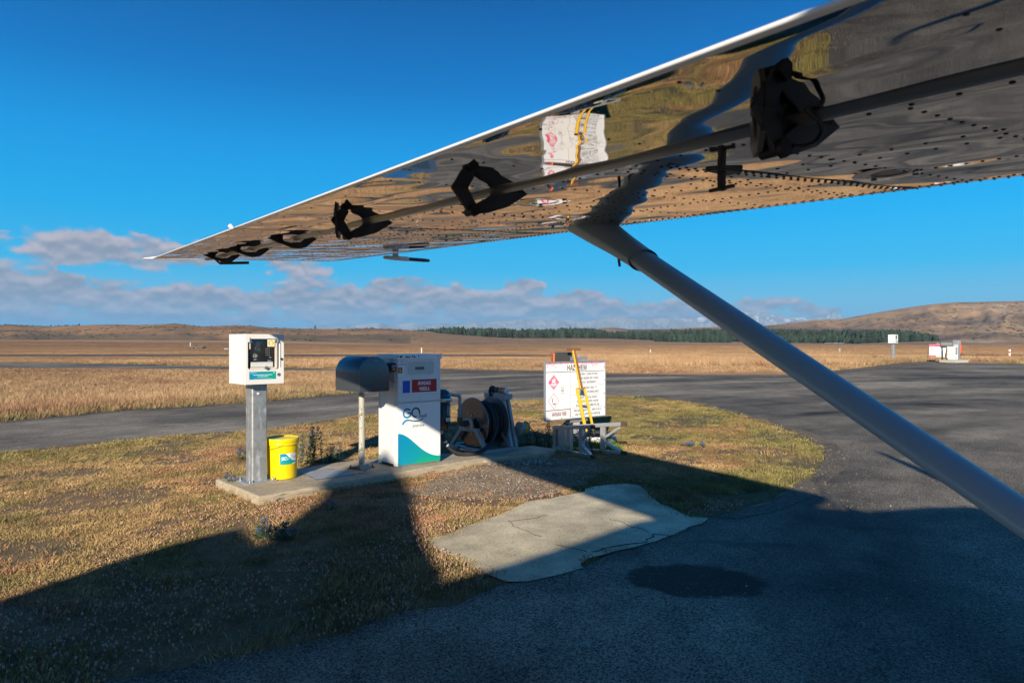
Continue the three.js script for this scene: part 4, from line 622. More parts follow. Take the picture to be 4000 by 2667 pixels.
  const cz = -.015, cy0 = .285; part('flange', join(at(lathe([[0, 0], [.088, 0], [.09, .003], [.088, .006], [0, .006]], 32), .585, cy0, cz, 0, 0, -Math.PI / 2), at(lathe([[0, 0], [.085, 0], [.087, .003], [.085, .006], [0, .006]], 32), .70, cy0, cz, 0, 0, -Math.PI / 2)), M.greyPaint, c);
  part('shell', at(lathe([[0, 0], [.075, 0], [.08, .05], [0, .05]], 28), .58, cy0, cz, 0, 0, -Math.PI / 2), M.greyPaint, c);
  for (let i = 0; i < 6; i++) part('cable', at(new THREE.TorusGeometry(.066 + .006 * hash(i, 3, 3), .0062, 8, 36), .645 + i * .0095, cy0, cz, .04 * (hash(i, 5) - .5), Math.PI / 2, 0), std([.50, .36, .06], .6), c);
  part('clip', join(rod(V(.71, cy0 + .03, cz + .05), V(.78, cy0 - .06, cz + .09), .007), rod(V(.78, cy0 - .06, cz + .09), V(.80, cy0 - .1, cz + .08), .010)), M.black, c);
  part('crank', rod(V(.70, cy0 + .05, cz), V(.80, cy0 + .06, cz), .006), M.steel, c);
}
{
  const g = mergeVertices(new THREE.IcosahedronGeometry(.03, 2)); const m = top('stone', g, std([.40, .36, .30], .9), { label: 'small round pebble on the plinth by the left foot of the hose reel frame', category: 'stone' }); const p = onTop(1783, 1756); m.position.set(p[0], slabTop + .028, p[2]); m.scale.set(.8, 1.1, .8);
}

// ---------------------------------------------------------------- hazard signs
function signFace(pink, foot) {
  return canvasTex(1500, 1064, (g, W, H) => {
    g.fillStyle = pink ? '#e9e9ea' : '#e7e8e9'; g.fillRect(0, 0, W, H);
    if (pink) { g.fillStyle = '#e2657d'; g.fillRect(0, 0, W, 165); g.fillRect(0, 900, 610, H - 900); }
    else { // the red of the heading has weathered away but for the top edge
      for (let i = 0; i < 5200; i++) { const x = hash(i, 1, 5) * W, y = Math.pow(hash(i, 2, 5), 2.6) * 160, k = fbm(x * .004, y * .02, 4, 300); if ((k < .5 && y > 14) || y > 95) continue; g.fillStyle = 'rgba(222,110,134,' + (.06 + .22 * hash(i, 3, 5)).toFixed(2) + ')'; g.fillRect(x, y, 6 + 18 * hash(i, 4, 5), 3 + 7 * hash(i, 6, 5)); }
      g.fillStyle = '#de7f95'; g.fillRect(0, 0, W, 9); g.fillRect(W - 12, 0, 12, 130);
      g.fillStyle = 'rgba(226,150,170,.22)'; g.fillRect(0, 905, 600, H - 905);
    }
    txt(g, 'HAZCHEM', W * .515, 96, 150, { sx: .72, color: '#141414' });
    g.fillStyle = '#161616'; g.fillRect(0, 165, W, 12); g.fillRect(604, 177, 5, 890); g.fillRect(0, 890, 610, 13); g.fillRect(600, 890, 12, 174);
    for (const y of [440, 632, 884]) g.fillRect(604, y, W - 604, 5);
    const T = (s, y, x = 1055, sx = .70) => txt(g, s, x, y, 66, { sx: sx * .9, weight: 'bold', color: '#101012' });
    T('CONTAIN / CLEAN UP SPILL', 225); T('ENSURE DRAINS ARE CLOSED', 308); T('PROTECT WATERWAYS', 390); T('IN EMERGENCY DIAL 111', 497); T('FIRE, POLICE OR AMBULANCE', 578); T('URGENT MEDICAL ADVICE', 688); T('NATIONAL POISONS CENTRE', 765); T('DIAL 0800 POISON (0800 764 766)', 843, 1055, .66);
    T('SPECIALIST ADVICE', 940, 880); txt(g, '0800 83 08 31', 1290, 936, 54, { sx: .8, color: '#1c1c1e' }); T('ASK FOR AN APPROVED HANDLER', 1018, 1055);
    txt(g, foot, 325, 978, 96, { sx: .72, color: '#151515' });
    const dia = (x, y, r, s) => { g.beginPath(); g.moveTo(x, y - s); g.lineTo(x + r, y); g.lineTo(x, y + s); g.lineTo(x - r, y); g.closePath(); };
    const red = pink ? '#d8344f' : '#dc6481';
    dia(190, 365, 135, 150); g.fillStyle = red; g.fill(); g.fillStyle = '#ece9ea'; g.beginPath(); g.moveTo(150, 365); g.bezierCurveTo(140, 330, 170, 320, 172, 290); g.bezierCurveTo(190, 310, 192, 320, 196, 330); g.bezierCurveTo(206, 310, 200, 290, 206, 275); g.bezierCurveTo(245, 320, 236, 350, 226, 368); g.closePath(); g.fill(); g.fillRect(128, 380, 124, 12); g.fillRect(112, 402, 150, 20); g.fillRect(150, 434, 80, 10);
    if (!pink) for (let i = 0; i < 900; i++) { const x = 55 + 270 * hash(i, 7, 5), y = 215 + 300 * hash(i, 8, 5); if (fbm(x * .03, y * .03, 3, 310) > .5) { g.fillStyle = 'rgba(232,230,232,.7)'; g.fillRect(x, y, 3 + 5 * hash(i, 9, 5), 2 + 4 * hash(i, 10, 5)); } }
    if (!pink) {
      dia(405, 555, 132, 148); g.lineWidth = 4; g.strokeStyle = '#333'; g.fillStyle = '#eceded'; g.fill(); g.stroke();
      g.fillStyle = '#222'; g.beginPath(); g.arc(405, 478, 33, 0, 7); g.fill(); g.fillStyle = '#eceded'; g.beginPath(); g.arc(405, 478, 27, 0, 7); g.fill(); g.fillStyle = '#222'; for (const s of [-11, 11]) { g.beginPath(); g.arc(405 + s, 478, 7, 0, 7); g.fill(); } g.fillRect(392, 502, 26, 14); g.lineWidth = 9; g.strokeStyle = '#222'; g.beginPath(); g.moveTo(358, 518); g.lineTo(452, 552); g.moveTo(452, 518); g.lineTo(358, 552); g.stroke(); txt(g, 'TOXIC', 405, 580, 30, { sx: .85 }); txt(g, '6', 405, 668, 24);
    }
    const ey = pink ? 690 : 725; dia(190, ey, 130, 148); g.fillStyle = '#eceded'; g.fill(); g.lineWidth = 14; g.strokeStyle = pink ? '#d8455c' : '#d77c92'; g.stroke();
    g.strokeStyle = '#1c1c1c'; g.lineWidth = 12; g.beginPath(); g.moveTo(160, ey + 40); g.lineTo(158, ey - 30); g.stroke(); g.lineWidth = 6; g.beginPath(); g.moveTo(158, ey - 20); g.lineTo(134, ey - 62); g.moveTo(158, ey - 24); g.lineTo(160, ey - 74); g.moveTo(158, ey - 16); g.lineTo(186, ey - 58); g.moveTo(158, ey); g.lineTo(132, ey - 22); g.stroke(); g.fillStyle = '#1c1c1c'; g.beginPath(); g.moveTo(140, ey + 60); g.lineTo(240, ey + 60); g.lineTo(232, ey + 26); g.lineTo(206, ey + 40); g.lineTo(172, ey + 52); g.closePath(); g.fill(); g.fillRect(160, ey + 72, 60, 7);
  });
}
function hazSign(label, group, pink, foot, post) {
  const t = thing('hazard_sign', label, 'sign', [0, 0, 0], 0, group), w = 1.24, h = .852, y0 = .37;
  part('panel', box(w - .02, h - .02, .008, 0, y0 + h / 2, 0, 0), std([.74, .745, .75], .4), t);
  part('sign_print', new THREE.PlaneGeometry(w - .034, h - .034).translate(0, y0 + h / 2, .0052), decal(signFace(pink, foot), .45), t);
  part('frame', join(box(w + .012, .018, .03, 0, y0 + h - .002, 0, .002), box(w + .012, .018, .03, 0, y0 + .002, 0, .002), box(.018, h - .02, .03, -w / 2, y0 + h / 2, 0, .002), box(.018, h - .02, .03, w / 2, y0 + h / 2, 0, .002)), M.alu, t);
  part('post', box(.125, 1.31, .10, .055, .655, -.085, .006), post, t);
  for (const y of [.335, 1.262]) part('bracket', join(box(.36, .052, .004, .09, y, -.028, 0), box(.36, .004, .03, .09, y + (y > 1 ? .026 : -.026), -.042, 0)), M.galv, t);
  for (const [x, y] of [[-.54, .39], [-.3, .39], [-.08, .4], [.12, .4], [.5, .4], [.6, .5], [.6, .72], [.6, .93], [.6, 1.12], [-.53, 1.205], [-.32, 1.205], [-.1, 1.205], [.12, 1.205], [.32, 1.205], [.52, 1.205]]) part('screw', cyl(.006, .006, .005, x, y, .009, 8, Math.PI / 2), M.black, t);
  return t;
}
const woodTex = texOf(512, (u, v) => { const g = fbm(u * 60 + fbm(u * 4, v * 3, 3, 2, 4) * 3, v * 3, 4, 19, 0), c = vn(u * 160, v * 4, 7), k = .40 + .22 * (g - .5) + .10 * (c - .5); return lin(k, k * .95, k * .84); }, true);
const woodMat = std(0xffffff, .9, 0, { map: rep(woodTex, 1) });
const S1 = hazSign('weathered HAZCHEM sign with faded pink diamonds, on a pale post above a tyre', 'hazchem signs', false, 'AVGAS 100', woodMat);
S1.position.set(.964, 0, -10.281); S1.rotation.y = R(38);
{ // box behind the sign
  const t = thing('equipment_box', 'black box with an orange side fixed behind the top of the weathered sign', 'box', [.80, 0, -10.40], R(6));
  const s = new THREE.Shape(); s.moveTo(-.13, 1.10); s.lineTo(.12, 1.10); s.lineTo(.12, 1.355); s.lineTo(-.09, 1.355); s.quadraticCurveTo(-.13, 1.355, -.13, 1.315); s.closePath();
  part('shell', new THREE.ExtrudeGeometry(s, { depth: .20, bevelEnabled: true, bevelSize: .006, bevelThickness: .006, bevelSegments: 2 }).translate(-.03, 0, -.10), std([.020, .022, .024], .4), t);
  part('front', box(.022, .25, .215, -.178, 1.225, 0, .01), std([.80, .16, .035], .5), t);
  part('support', box(.09, .20, .12, .135, 1.20, .0, .006), M.black, t);
}
// ---------------------------------------------------------------- yellow tow bar leaning on the sign
{
  const t = thing('tow_bar', 'yellow steel tow bar with a rusty T handle leaning on the weathered sign', 'tow bar', [1.1, 0, -10.05]);
  const o = t.position, P = (a, b, d) => px3(a, b, d).sub(o), yel = std([.70, .40, .012], .5, 0, { roughnessMap: chipsRough }), front = V(.3, 0, 1);
  const handle = part('handle', bar(P(2214, 1366, 10.12), P(2267, 1363, 10.16), .034, .034, V(0, 1, 0)), M.rust, t);
  const a = P(2241, 1368, 10.13), b = P(2270, 1518, 10.075), side = V(.012, 0, 0);
  part('shaft', bar(a.clone().sub(side), b.clone().sub(side), .020, .026, front), yel, t);
  part('shaft_edge', bar(a.clone().addScaledVector(side, 1.3), b.clone().addScaledVector(side, 1.3), .020, .024, front), std([.20, .075, .025], .8), t);
  part('rung', bar(P(2250, 1520, 10.07), P(2286, 1517, 10.09), .03, .03), std([.26, .12, .02], .8), t);
  part('rung', bar(P(2267, 1565, 10.05), P(2297, 1563, 10.07), .022, .03), yel, t);
  const L = [P(2254, 1519, 10.07), P(2291, 1692, 9.99)], Rr = [P(2284, 1518, 10.09), P(2318, 1680, 10.02)];
  part('leg', bar(...L, .042, .036, front), yel, t); part('leg', bar(...Rr, .030, .034, front), yel, t);
  part('socket', join(rod(P(2290, 1690, 9.99), P(2297, 1722, 9.985), .022, 14), rod(P(2297, 1708, 10.01), P(2301, 1722, 10.0), .018, 12)), M.black, t);
  part('socket', join(rod(P(2317, 1678, 10.02), P(2327, 1722, 10.01), .020, 14)), M.black, t);
}
// ---------------------------------------------------------------- tyre, stump, step ladder
{
  const t = thing('tyre', 'old car tyre with white painted tread lying flat under the weathered sign', 'tyre', [1.235, 0, -10.19]);
  const wt = texOf(512, (u, v) => { const n = fbm(u * 60, v * 10, 3, 9, 60), a = .5 + .5 * Math.sin((u * 90 + Math.abs(((v * 7) % 1) - .5) * 3) * 6.283), w = n > .42 + .16 * a ? 1 : 0; return w ? lin(.62, .62, .60) : lin(.05, .05, .05); }, true); 
  part('side_wall', lathe([[.19, .02], [.20, .008], [.26, .0], [.30, .015], [.302, .0155]], 64), M.rubber, t);
  part('tread', lathe([[.3025, .016], [.322, .04], [.325, .085], [.322, .13], [.306, .150]], 72), std(0xffffff, .85, 0, { map: wt, bumpMap: wt, bumpScale: .004 }), t);
  part('side_wall', lathe([[.3055, .1505], [.28, .166], [.24, .168], [.205, .160], [.19, .148], [.188, .13]], 64), M.rubber, t);
  part('inner_wall', lathe([[.188, .02], [.24, .03], [.28, .06], [.285, .085], [.28, .11], [.24, .135], [.188, .13]], 48), M.black, t);
}
{
  const t = thing('timber_stump', 'short dark timber stump standing behind the silver step ladder', 'post', [.79, 0, -9.47], .4); part('stump', box(.10, .40, .09, 0, .19, 0, .012), std([.045, .05, .055], .9, 0, { bumpMap: rep(woodTex, 1), bumpScale: .004 }), t);
  const m = top('boulder', mergeVertices(new THREE.IcosahedronGeometry(.06, 2)), std([.2, .2, .2], .9), { label: 'grey stone lying between the pale sign post and the tyre', category: 'stone' }); m.position.set(.93, .17, -10.2); m.scale.set(1, 1.7, 1);
}
{
  const t = thing('step_ladder', 'silver aluminium step ladder lying opened on its side on the grass', 'ladder', [1.0, 0, -9.1]);
  const o = t.position, A0 = V(.575, 0, -9.56), A1 = V(1.045, 0, -8.78), B0 = V(.60, 0, -9.58), B1 = V(1.50, 0, -9.11), m = M.alu;
  const pt = (a, b, s, y) => a.clone().lerp(b, s).setY(y).sub(o), topY = (s) => lerp(.315, .42, s), U = V(0, 1, 0);
  const chan = (a, b, w, d, n) => { const u = b.clone().sub(a).normalize(), k = n.clone().addScaledVector(u, -n.dot(u)).normalize(), f = k.clone().multiplyScalar(w / 2 - .003), q = u.clone().cross(k).multiplyScalar(d / 2); return join(bar(a, b, w, .005, u.clone().cross(k)), bar(a.clone().add(f).add(q), b.clone().add(f).add(q), d, .005, k), bar(a.clone().sub(f).add(q), b.clone().sub(f).add(q), d, .005, k)); };
  for (const [a, b] of [[A0, A1], [B0, B1]]) {
    const n = b.clone().sub(a).normalize().cross(U).normalize();
    part('rail', bar(pt(a, b, 0, .03), pt(a, b, .97, .03), .028, .05, U), m, t); part('rail', bar(pt(a, b, 0, topY(0)), pt(a, b, .97, topY(1)), .028, .05, U), m, t);
    for (const [s, y] of [[1, .03], [1, topY(1)]]) part('foot', bar(pt(a, b, .955, y), pt(a, b, 1.03, y), .034, .056, U), std([.075, .04, .028], .9), t);
    part('stile', chan(pt(a, b, .70, .05), pt(a, b, .70, topY(.7) - .02), .07, .05, b.clone().sub(a).normalize()), m, t);
    part('brace', chan(pt(a, b, .72, .235), pt(a, b, .93, topY(.93) - .03), .05, .03, n), m, t);
    part('brace', chan(pt(a, b, .72, .185), pt(a, b, .95, .06), .05, .03, n), m, t);
  }
  const uA = A1.clone().sub(A0).normalize(), uB = B1.clone().sub(B0).normalize();
  part('step', chan(pt(A0, A1, .40, .055), pt(A0, A1, .40, topY(.4) - .02), .075, .05, uA), m, t);
  part('tread', chan(pt(A0, A1, .215, .055), pt(A0, A1, .215, topY(.2) - .015), .15, .04, uA), m, t);
  part('end_plate', chan(pt(A0, A1, .035, .04), pt(A0, A1, .035, topY(0)), .075, .05, uA), m, t);
  part('back_plate', bar(pt(A0, B1, .05, .04), pt(A0, B1, .05, topY(0)), .09, .006, uB.clone().cross(U)), m, t);
  part('hinge_plate', join(bar(pt(A0, A1, .02, topY(0) + .03), pt(A0, A1, .30, topY(.3) + .03), .05, .006, U)), m, t);
  part('spreader', rod(pt(A0, A1, .80, topY(.8)), px3(2300, 1766, 9.0).sub(o), .008), std([.10, .26, .44], .5), t);
  part('spreader', rod(px3(2297, 1682, 9.15).sub(o), px3(2318, 1776, 9.08).sub(o), .008), M.black, t);
}
// ---------------------------------------------------------------- flowering weeds
function bugloss(px, py, n, h, spread, k, label, y0 = 0, open = .5) {
  const [x, z] = gp(px, py, y0); const t = thing('blue_weed', label, 'plant', [x, y0, z], 0, 'blue-flowered weeds'); seed = k;
  const st = [], lf = [], fl = [], leaf = (p, d, L, w, g) => { const s = V(-d.z, 0, d.x).normalize().multiplyScalar(w / 2), tip = p.clone().addScaledVector(d, L), mid = p.clone().addScaledVector(d, L * .5).add(V(0, L * .14, 0)); const q = new THREE.BufferGeometry(); q.setAttribute('position', new THREE.Float32BufferAttribute([p, mid.clone().add(s), mid.clone().sub(s), mid.clone().add(s), tip, mid.clone().sub(s)].flatMap((v) => v.toArray()), 3)); q.setAttribute('uv', new THREE.Float32BufferAttribute(new Float32Array(12), 2)); q.computeVertexNormals(); g.push(q); };
  for (let i = 0; i < n; i++) {
    const a = rnd() * 6.28, r = Math.sqrt(rnd()) * spread, H = h * rr(.5, 1), b = V(Math.cos(a) * r, 0, Math.sin(a) * r), lean = V(rr(-.16, .16), 1, rr(-.16, .16)), tip = b.clone().addScaledVector(lean, H);
    st.push(rod(b, tip, .0036, 6, .0018));
    for (let j = 0; j < H * 170; j++) { const s = rr(.06, .98), q = b.clone().lerp(tip, s), c = rnd() * 6.28, dir = V(Math.cos(c), rr(.1, .7), Math.sin(c)).normalize(), L = lerp(.075, .026, s) * rr(.7, 1.2); leaf(q, dir, L, lerp(.018, .010, s), lf); if (s > .42 && rnd() < .75) { const e = q.clone().addScaledVector(dir, L * rr(.5, .9)); for (let m = 0; m < 3; m++) lf.push(new THREE.IcosahedronGeometry(rr(.003, .005), 0).translate(e.x + rr(-.006, .006), e.y + rr(-.004, .008), e.z + rr(-.006, .006))); if (rnd() < open) fl.push(at(new THREE.ConeGeometry(.0065, .012, 6, 1, true), e.x, e.y + .006, e.z, rr(-1, 1), 0, rr(-1, 1) + Math.PI)); } }
  }
  for (let j = 0; j < n * 5; j++) { const c = rnd() * 6.28, r = spread * rnd() * .7; leaf(V(Math.cos(c) * r, .004, Math.sin(c) * r), V(Math.cos(c), rr(.1, .6), Math.sin(c)).normalize(), rr(.05, .10), .018, lf); }
  part('stem', join(st), std([.06, .085, .035], .9), t); part('foliage', join(lf), std([.06, .115, .045], .85, 0, { side: THREE.DoubleSide }), t); if (fl.length) part('flower', join(fl), std([.05, .07, .55], .7, 0, { side: THREE.DoubleSide }), t);
}
bugloss(1236, 1812, 5, .50, .12, 301, 'tall leafy blue-flowered weed behind the plinth, just right of the yellow bucket', 0, .35);
bugloss(1300, 1806, 6, .26, .13, 302, 'low blue-flowered weed behind the plinth, between bucket and mailbox post', 0, .6);
bugloss(1198, 1822, 4, .40, .10, 303, 'leafy weed close against the back of the yellow bucket', 0, .3);
bugloss(905, 1912, 3, .17, .06, 304, 'thin small weed growing at the left end of the plinth in front of the post', 0, .5);
bugloss(950, 1800, 4, .22, .07, 305, 'small blue-flowered weed half hidden left of the galvanised post', 0, .6);
bugloss(1055, 2105, 7, .20, .13, 306, 'bushy blue-flowered weed alone in the turf in front of the plinth', 0, .6);
bugloss(1118, 2112, 3, .17, .05, 307, 'small weed at the shadow edge right of the bushy weed', 0, .5);
bugloss(2072, 1742, 7, .22, .14, 308, 'low blue-flowered weed right of the hose reel tower', 0, .55);
bugloss(2110, 1748, 6, .34, .12, 309, 'taller dark weed between the hose reel and the step ladder', 0, .35);
bugloss(2150, 1755, 4, .48, .07, 310, 'tallest weed, close to the left end of the step ladder', 0, .2);
bugloss(2712, 1748, 6, .08, .16, 311, 'patch of small blue flowers out on the green turf right of the sign', 0, .9);
bugloss(1290, 1992, 2, .12, .04, 312, 'tiny blue flower in the shaded clover below the plinth', 0, .9);
{ // long grass round ladder and tyre, weeds along the plinth
  seed = 321; const L = []; for (let i = 0; i < 260; i++) { const x = rr(.72, 1.5), z = rr(-10.0, -9.2); L.push([x, 0, z, rnd() * 6, 1, rr(.5, 1.3), 1, .13, .19, .03]); }
  for (let i = 0; i < slabOutline.length; i++) { const [ax, az] = slabOutline[i], [bx, bz] = slabOutline[(i + 1) % slabOutline.length], n = Math.hypot(bx - ax, bz - az) * 26; for (let j = 0; j < n; j++) { const t = rnd(); if (rnd() < .5) continue; L.push([lerp(ax, bx, t) + rr(-.05, .05), 0, lerp(az, bz, t) + rr(-.02, .09) * (i < 4 ? 1 : -1), rnd() * 6, .8, rr(.3, .75), .8, rr(.16, .34), rr(.16, .22), .07]); } }
  stuff('long_grass', 'longer green grass round the ladder, the tyre and the edges of the plinth', tuft(9, .05, .13, .006, .7, 322, .3), leafMat, L);
}
// ---------------------------------------------------------------- the far pumps across the apron
{
  const T2 = T1.clone(); T2.name = numbered('payment_terminal'); scene.add(T2); T2.userData = { ...T1.userData, label: 'distant white payment box on a galvanised post in tall grass across the apron' };
  { const d = 40, x = (3490 - CX) / F * d; T2.position.set(x, .5, -d); T2.rotation.y = R(41); }
  const [bx, bz] = gp(3728, 1416), gy = G(bx, bz), YAW = R(33);
  const sl = thing('concrete_island', 'low concrete island under the distant fuel pump across the apron', 'plinth', [bx, gy, bz], YAW);
  part('slab', box(1.45, .16, .9, 0, .08, 0, .02), std([.40, .38, .33], .9, 0, { bumpMap: grainTex, bumpScale: .003 }), sl);
  const o = (x, z, y = .16) => { const v = V(x, y, z).applyAxisAngle(V(0, 1, 0), YAW); return [bx + v.x, gy + v.y, bz + v.z]; };
  const c = thing('white_cabinet', 'distant white fuel cabinet with a black slotted panel, left of the tall steel pump', 'cabinet', o(-.44, .12), YAW);
  part('body', box(.44, .72, .36, 0, .37, 0, .01), M.white, c); part('lid', box(.47, .03, .39, 0, .745, 0, .006), M.white, c);
  part('panel', box(.17, .36, .012, .06, .50, .182, .006), M.black, c); part('handset', join(box(.05, .26, .03, .07, .52, .19, .012), box(.07, .06, .03, .04, .40, .19, .01)), std([.45, .46, .47], .4, .3), c);
  part('vent', box(.13, .035, .01, 0, .09, .182, .002), M.black, c); part('side_panel', box(.006, .60, .30, .222, .38, 0, .002), std([.05, .08, .13], .5), c);
  const p = thing('steel_pump', 'distant tall grey steel fuel pump with a red nozzle and hanging black hose', 'fuel pump', o(.30, .02), YAW);
  part('column', box(.26, 1.08, .26, 0, .54, 0, .008), M.alu, p); part('head', box(.28, .24, .28, 0, .99, 0, .008), std([.36, .40, .42], .5, .4), p); part('base', box(.36, .05, .38, 0, .025, 0, .006), M.greyPaint, p);
  part('side_panel', box(.008, 1.02, .22, -.133, .54, 0, .002), std([.62, .63, .64], .45, .2), p);
  part('nozzle', join(box(.08, .46, .12, .19, .60, .10, .02), box(.06, .14, .06, .19, .90, .10, .015)), std([.78, .09, .03], .45), p);
  part('hose', tube([[.14, 1.12, .04], [.22, 1.08, .06], [.30, .86, .07], [.40, .42, .06], [.36, .24, .05], [.24, .22, .05], [.15, .25, .04]], .024, 60, 10), M.rubber, p);
  part('hose_holder', join(box(.06, .2, .06, .16, .98, .06, .01), cyl(.03, .03, .08, .2, .86, .06, 12)), M.black, p);
  const d = thing('drum', 'distant grey horizontal steel drum behind the white cabinet', 'drum', o(.0, -.40), -R(27));
  part('shell', join(cyl(.18, .18, .56, 0, .86, 0, 36, 0, Math.PI / 2), cyl(.186, .186, .03, -.26, .86, 0, 36, 0, Math.PI / 2), cyl(.186, .186, .03, .26, .86, 0, 36, 0, Math.PI / 2)), std([.13, .145, .155], .6, .2), d);
  part('stand', join(box(.06, .68, .2, -.2, .34, 0, .004), box(.06, .68, .2, .2, .34, 0, .004)), std([.06, .09, .14], .6), d); part('valve', join(cyl(.04, .04, .06, .30, .45, .16, 14, Math.PI / 2), cyl(.015, .015, .16, .30, .45, .10, 10, Math.PI / 2)), M.black, d);
  const hl = thing('fuel_hose', 'black fuel hose looping out on the left of the distant white cabinet', 'hose', o(-.5, -.1), YAW);
  part('hose', tube([[.02, .62, 0], [-.10, .58, .02], [-.30, .40, .05], [-.36, .20, .05], [-.26, .06, .06], [-.06, .05, .1], [.06, .09, .1]], .026, 60, 10), M.rubber, hl);
  const S2 = hazSign('distant HAZCHEM sign with a pink heading left of the white cabinet', 'hazchem signs', true, 'JET A1', M.galv);
  { const dd = 43.5, x = (3664 - CX) / F * dd; S2.position.set(x, .36 - .12, -dd); S2.rotation.y = R(10); S2.scale.set(.97, .97, 1); }
}
// ---------------------------------------------------------------- markers, stones, farm
{
  const pst = (label, px, py, h, w, m, d) => { const [x, z] = gp(px, py), t = thing('marker_post', label, 'marker post', [x, G(x, z), z], .4); part('post', box(w, h, w, 0, h / 2, 0, .01), m, t); return t; };
  pst('pale marker post standing in the grass behind the fuel dispenser', 1646, 1380, .62, .09, std([.62, .64, .6], .7));
  pst('weathered marker post in the grass to the right of the weathered sign', 2541, 1380, .42, .10, std([.55, .54, .5], .8));
  pst('grey wooden post in the grass just right of the wing strut', 3281, 1378, .52, .11, std([.42, .40, .36], .9));
  const q = pst('white marker post with a red band, farthest right by the distant runway', 3946, 1396, .62, .11, M.whiteOld); part('band', box(.116, .10, .116, 0, .40, 0, .004), std([.55, .05, .04]), q);
  const f = thing('timber_post', 'tall grey timber post beside the heap of stones on the far plain, left', 'post', [...(() => { const [x, z] = gp(743, 1359); return [x, G(x, z), z]; })()]); part('post', box(.24, 1.25, .24, 0, .6, 0, .02), std([.36, .34, .31], .9), f);
  const stone = (k, s) => { const g = mergeVertices(new THREE.IcosahedronGeometry(s, 1)), p = g.attributes.position; for (let i = 0; i < p.count; i++) { const m = 1 + .5 * (hash(i, k, 14) - .5); p.setXYZ(i, p.getX(i) * m, p.getY(i) * m * .7, p.getZ(i) * m); } g.computeVertexNormals(); return g; };
  const [cx, cz] = gp(772, 1360), hp = thing('stone_heap', 'heap of pale stones beside the tall timber post on the far plain', 'stones', [cx, G(cx, cz), cz]); seed = 401;
  for (let i = 0; i < 26; i++) part('stone', stone(i, rr(.14, .3)).translate(rr(-1.9, 1.9), rr(.05, .3), rr(-.6, .6)), std([.15, .135, .115], .95), hp);
  const [ox, oz] = gp(905, 1366); const h2 = thing('stone_heap', 'few pale stones lying in the grass right of the stone heap', 'stones', [ox, G(ox, oz), oz]); for (let i = 0; i < 7; i++) part('stone', stone(40 + i, rr(.1, .26)).translate(rr(-1.2, 1.2), rr(.05, .15), rr(-.4, .4)), std([.33, .31, .28], .95), h2);
}
{
  const shed = (label, px0, px1, pyBase, pyTop, d, dep, wall, roof, kind = 'shed', turn = 0) => {
    const w = (px1 - px0) / F * d, x = ((px0 + px1) / 2 - CX) / F * d, y = upTo(pyBase, d), H = (pyBase - pyTop) / F * d, t = thing(kind === 'house' ? 'farm_house' : 'farm_shed', label, kind, [x, y, -d], turn);
    part('wall', box(w, H * .55 + 1, dep, 0, H * .275 - .5, 0, 0), wall, t);
    part('roof', new THREE.ExtrudeGeometry(new THREE.Shape([[-dep / 2 - .3, H * .5], [dep / 2 + .3, H * .5], [0, H]].map((p) => new THREE.Vector2(...p))), { depth: w + .5, bevelEnabled: false }).rotateY(Math.PI / 2).translate(-w / 2 - .25, 0, 0), roof, t);
    part('door', box(Math.min(2.2, w * .2), H * .42, .12, w * .25, H * .21, dep / 2 + .03, 0), std([.1, .11, .12], .7), t);
    for (let i = 0; i < Math.max(1, Math.floor(w / 5)); i++) part('window', box(Math.min(1.2, w * .15), H * .2, .1, -w * .4 + i * 4, H * .3, dep / 2 + .02, 0), std([.04, .05, .06], .2), t);
  };
  const w = std([.62, .62, .6], .7), r = std([.50, .55, .58], .5, .3);
  shed('long pale grey farm shed at the foot of the plantation', 3222, 3295, 1347, 1339, 690, 9, std([.45, .43, .4], .8), r);
  shed('tiny white shed just right of the long grey farm shed', 3311, 3324, 1347, 1342, 690, 4, w, r);
  shed('small white farm house low between the trees, left one of the pair beside the strut', 3037, 3056, 1334, 1325, 720, 6, w, std([.45, .46, .47], .6), 'house', .3);
  shed('low cream farm house right of the small white one, below the plantation', 3062, 3084, 1333, 1327, 725, 6, std([.6, .52, .42], .8), w, 'house', -.2);
  shed('white farm house in front of the trees left of the wing strut', 2672, 2692, 1344, 1336, 690, 6, w, std([.4, .4, .41], .6), 'house');
  shed('long low white shed right of the white farm house, left of the strut', 2698, 2732, 1344, 1337, 695, 6, w, std([.5, .36, .3], .7));
}
{ // single trees that stand apart
  const lone = (label, px, py, h, d, wide = .36) => {
    const x = (px - CX) / F * d, y = Math.max(hillA(px, d, x, -d), G(x, -d)), t = thing('conifer', label, 'tree', [x, Math.max(y - .2, upTo(py, d)), -d], px); seed = px;
    const g = []; for (let i = 0; i < 9; i++) { const yy = h * (.10 + .82 * i / 9), r0 = h * wide * (1 - i / 9.6) * rr(.8, 1.1); for (let k = 0; k < 16; k++) { const a = rnd() * 6.28, L = r0 * rr(.6, 1.05), c = new THREE.ConeGeometry(h * .045, L, 5).rotateZ(-Math.PI / 2 - .25).translate(L / 2, 0, 0).rotateY(a).translate(0, yy + rr(-.03, .05) * h, 0); g.push(c); } } g.push(new THREE.ConeGeometry(h * .04, h * .16, 6).translate(0, h * .94, 0));
    part('trunk', cyl(h * .025, h * .012, h * .9, 0, h * .45, 0, 8), std([.06, .045, .03], 1), t); part('crown', join(g), std([.022, .04, .024], 1), t);
  };
  lone('single dark conifer standing alone on the skyline of the left hills', 1230, 1286, 6.0, 850);
  lone('dark round conifer in front of the long plantation, near the left of the farm', 1985 + 640, 1343, 6, 700, .45);
  lone('dark bushy tree right of the long grey farm shed', 3360, 1346, 4.2, 690, .75);
  lone('tall dark conifer rising above the plantation behind the weathered sign', 2228, 1296, 9, 905, .3);
  lone('dark tree at the right end of the farm trees before the shed', 3205, 1346, 8.5, 700, .35);
  lone('single dark tree in the gap of the plantation left of the wing strut', 2745, 1318, 9.5, 820, .34);
}
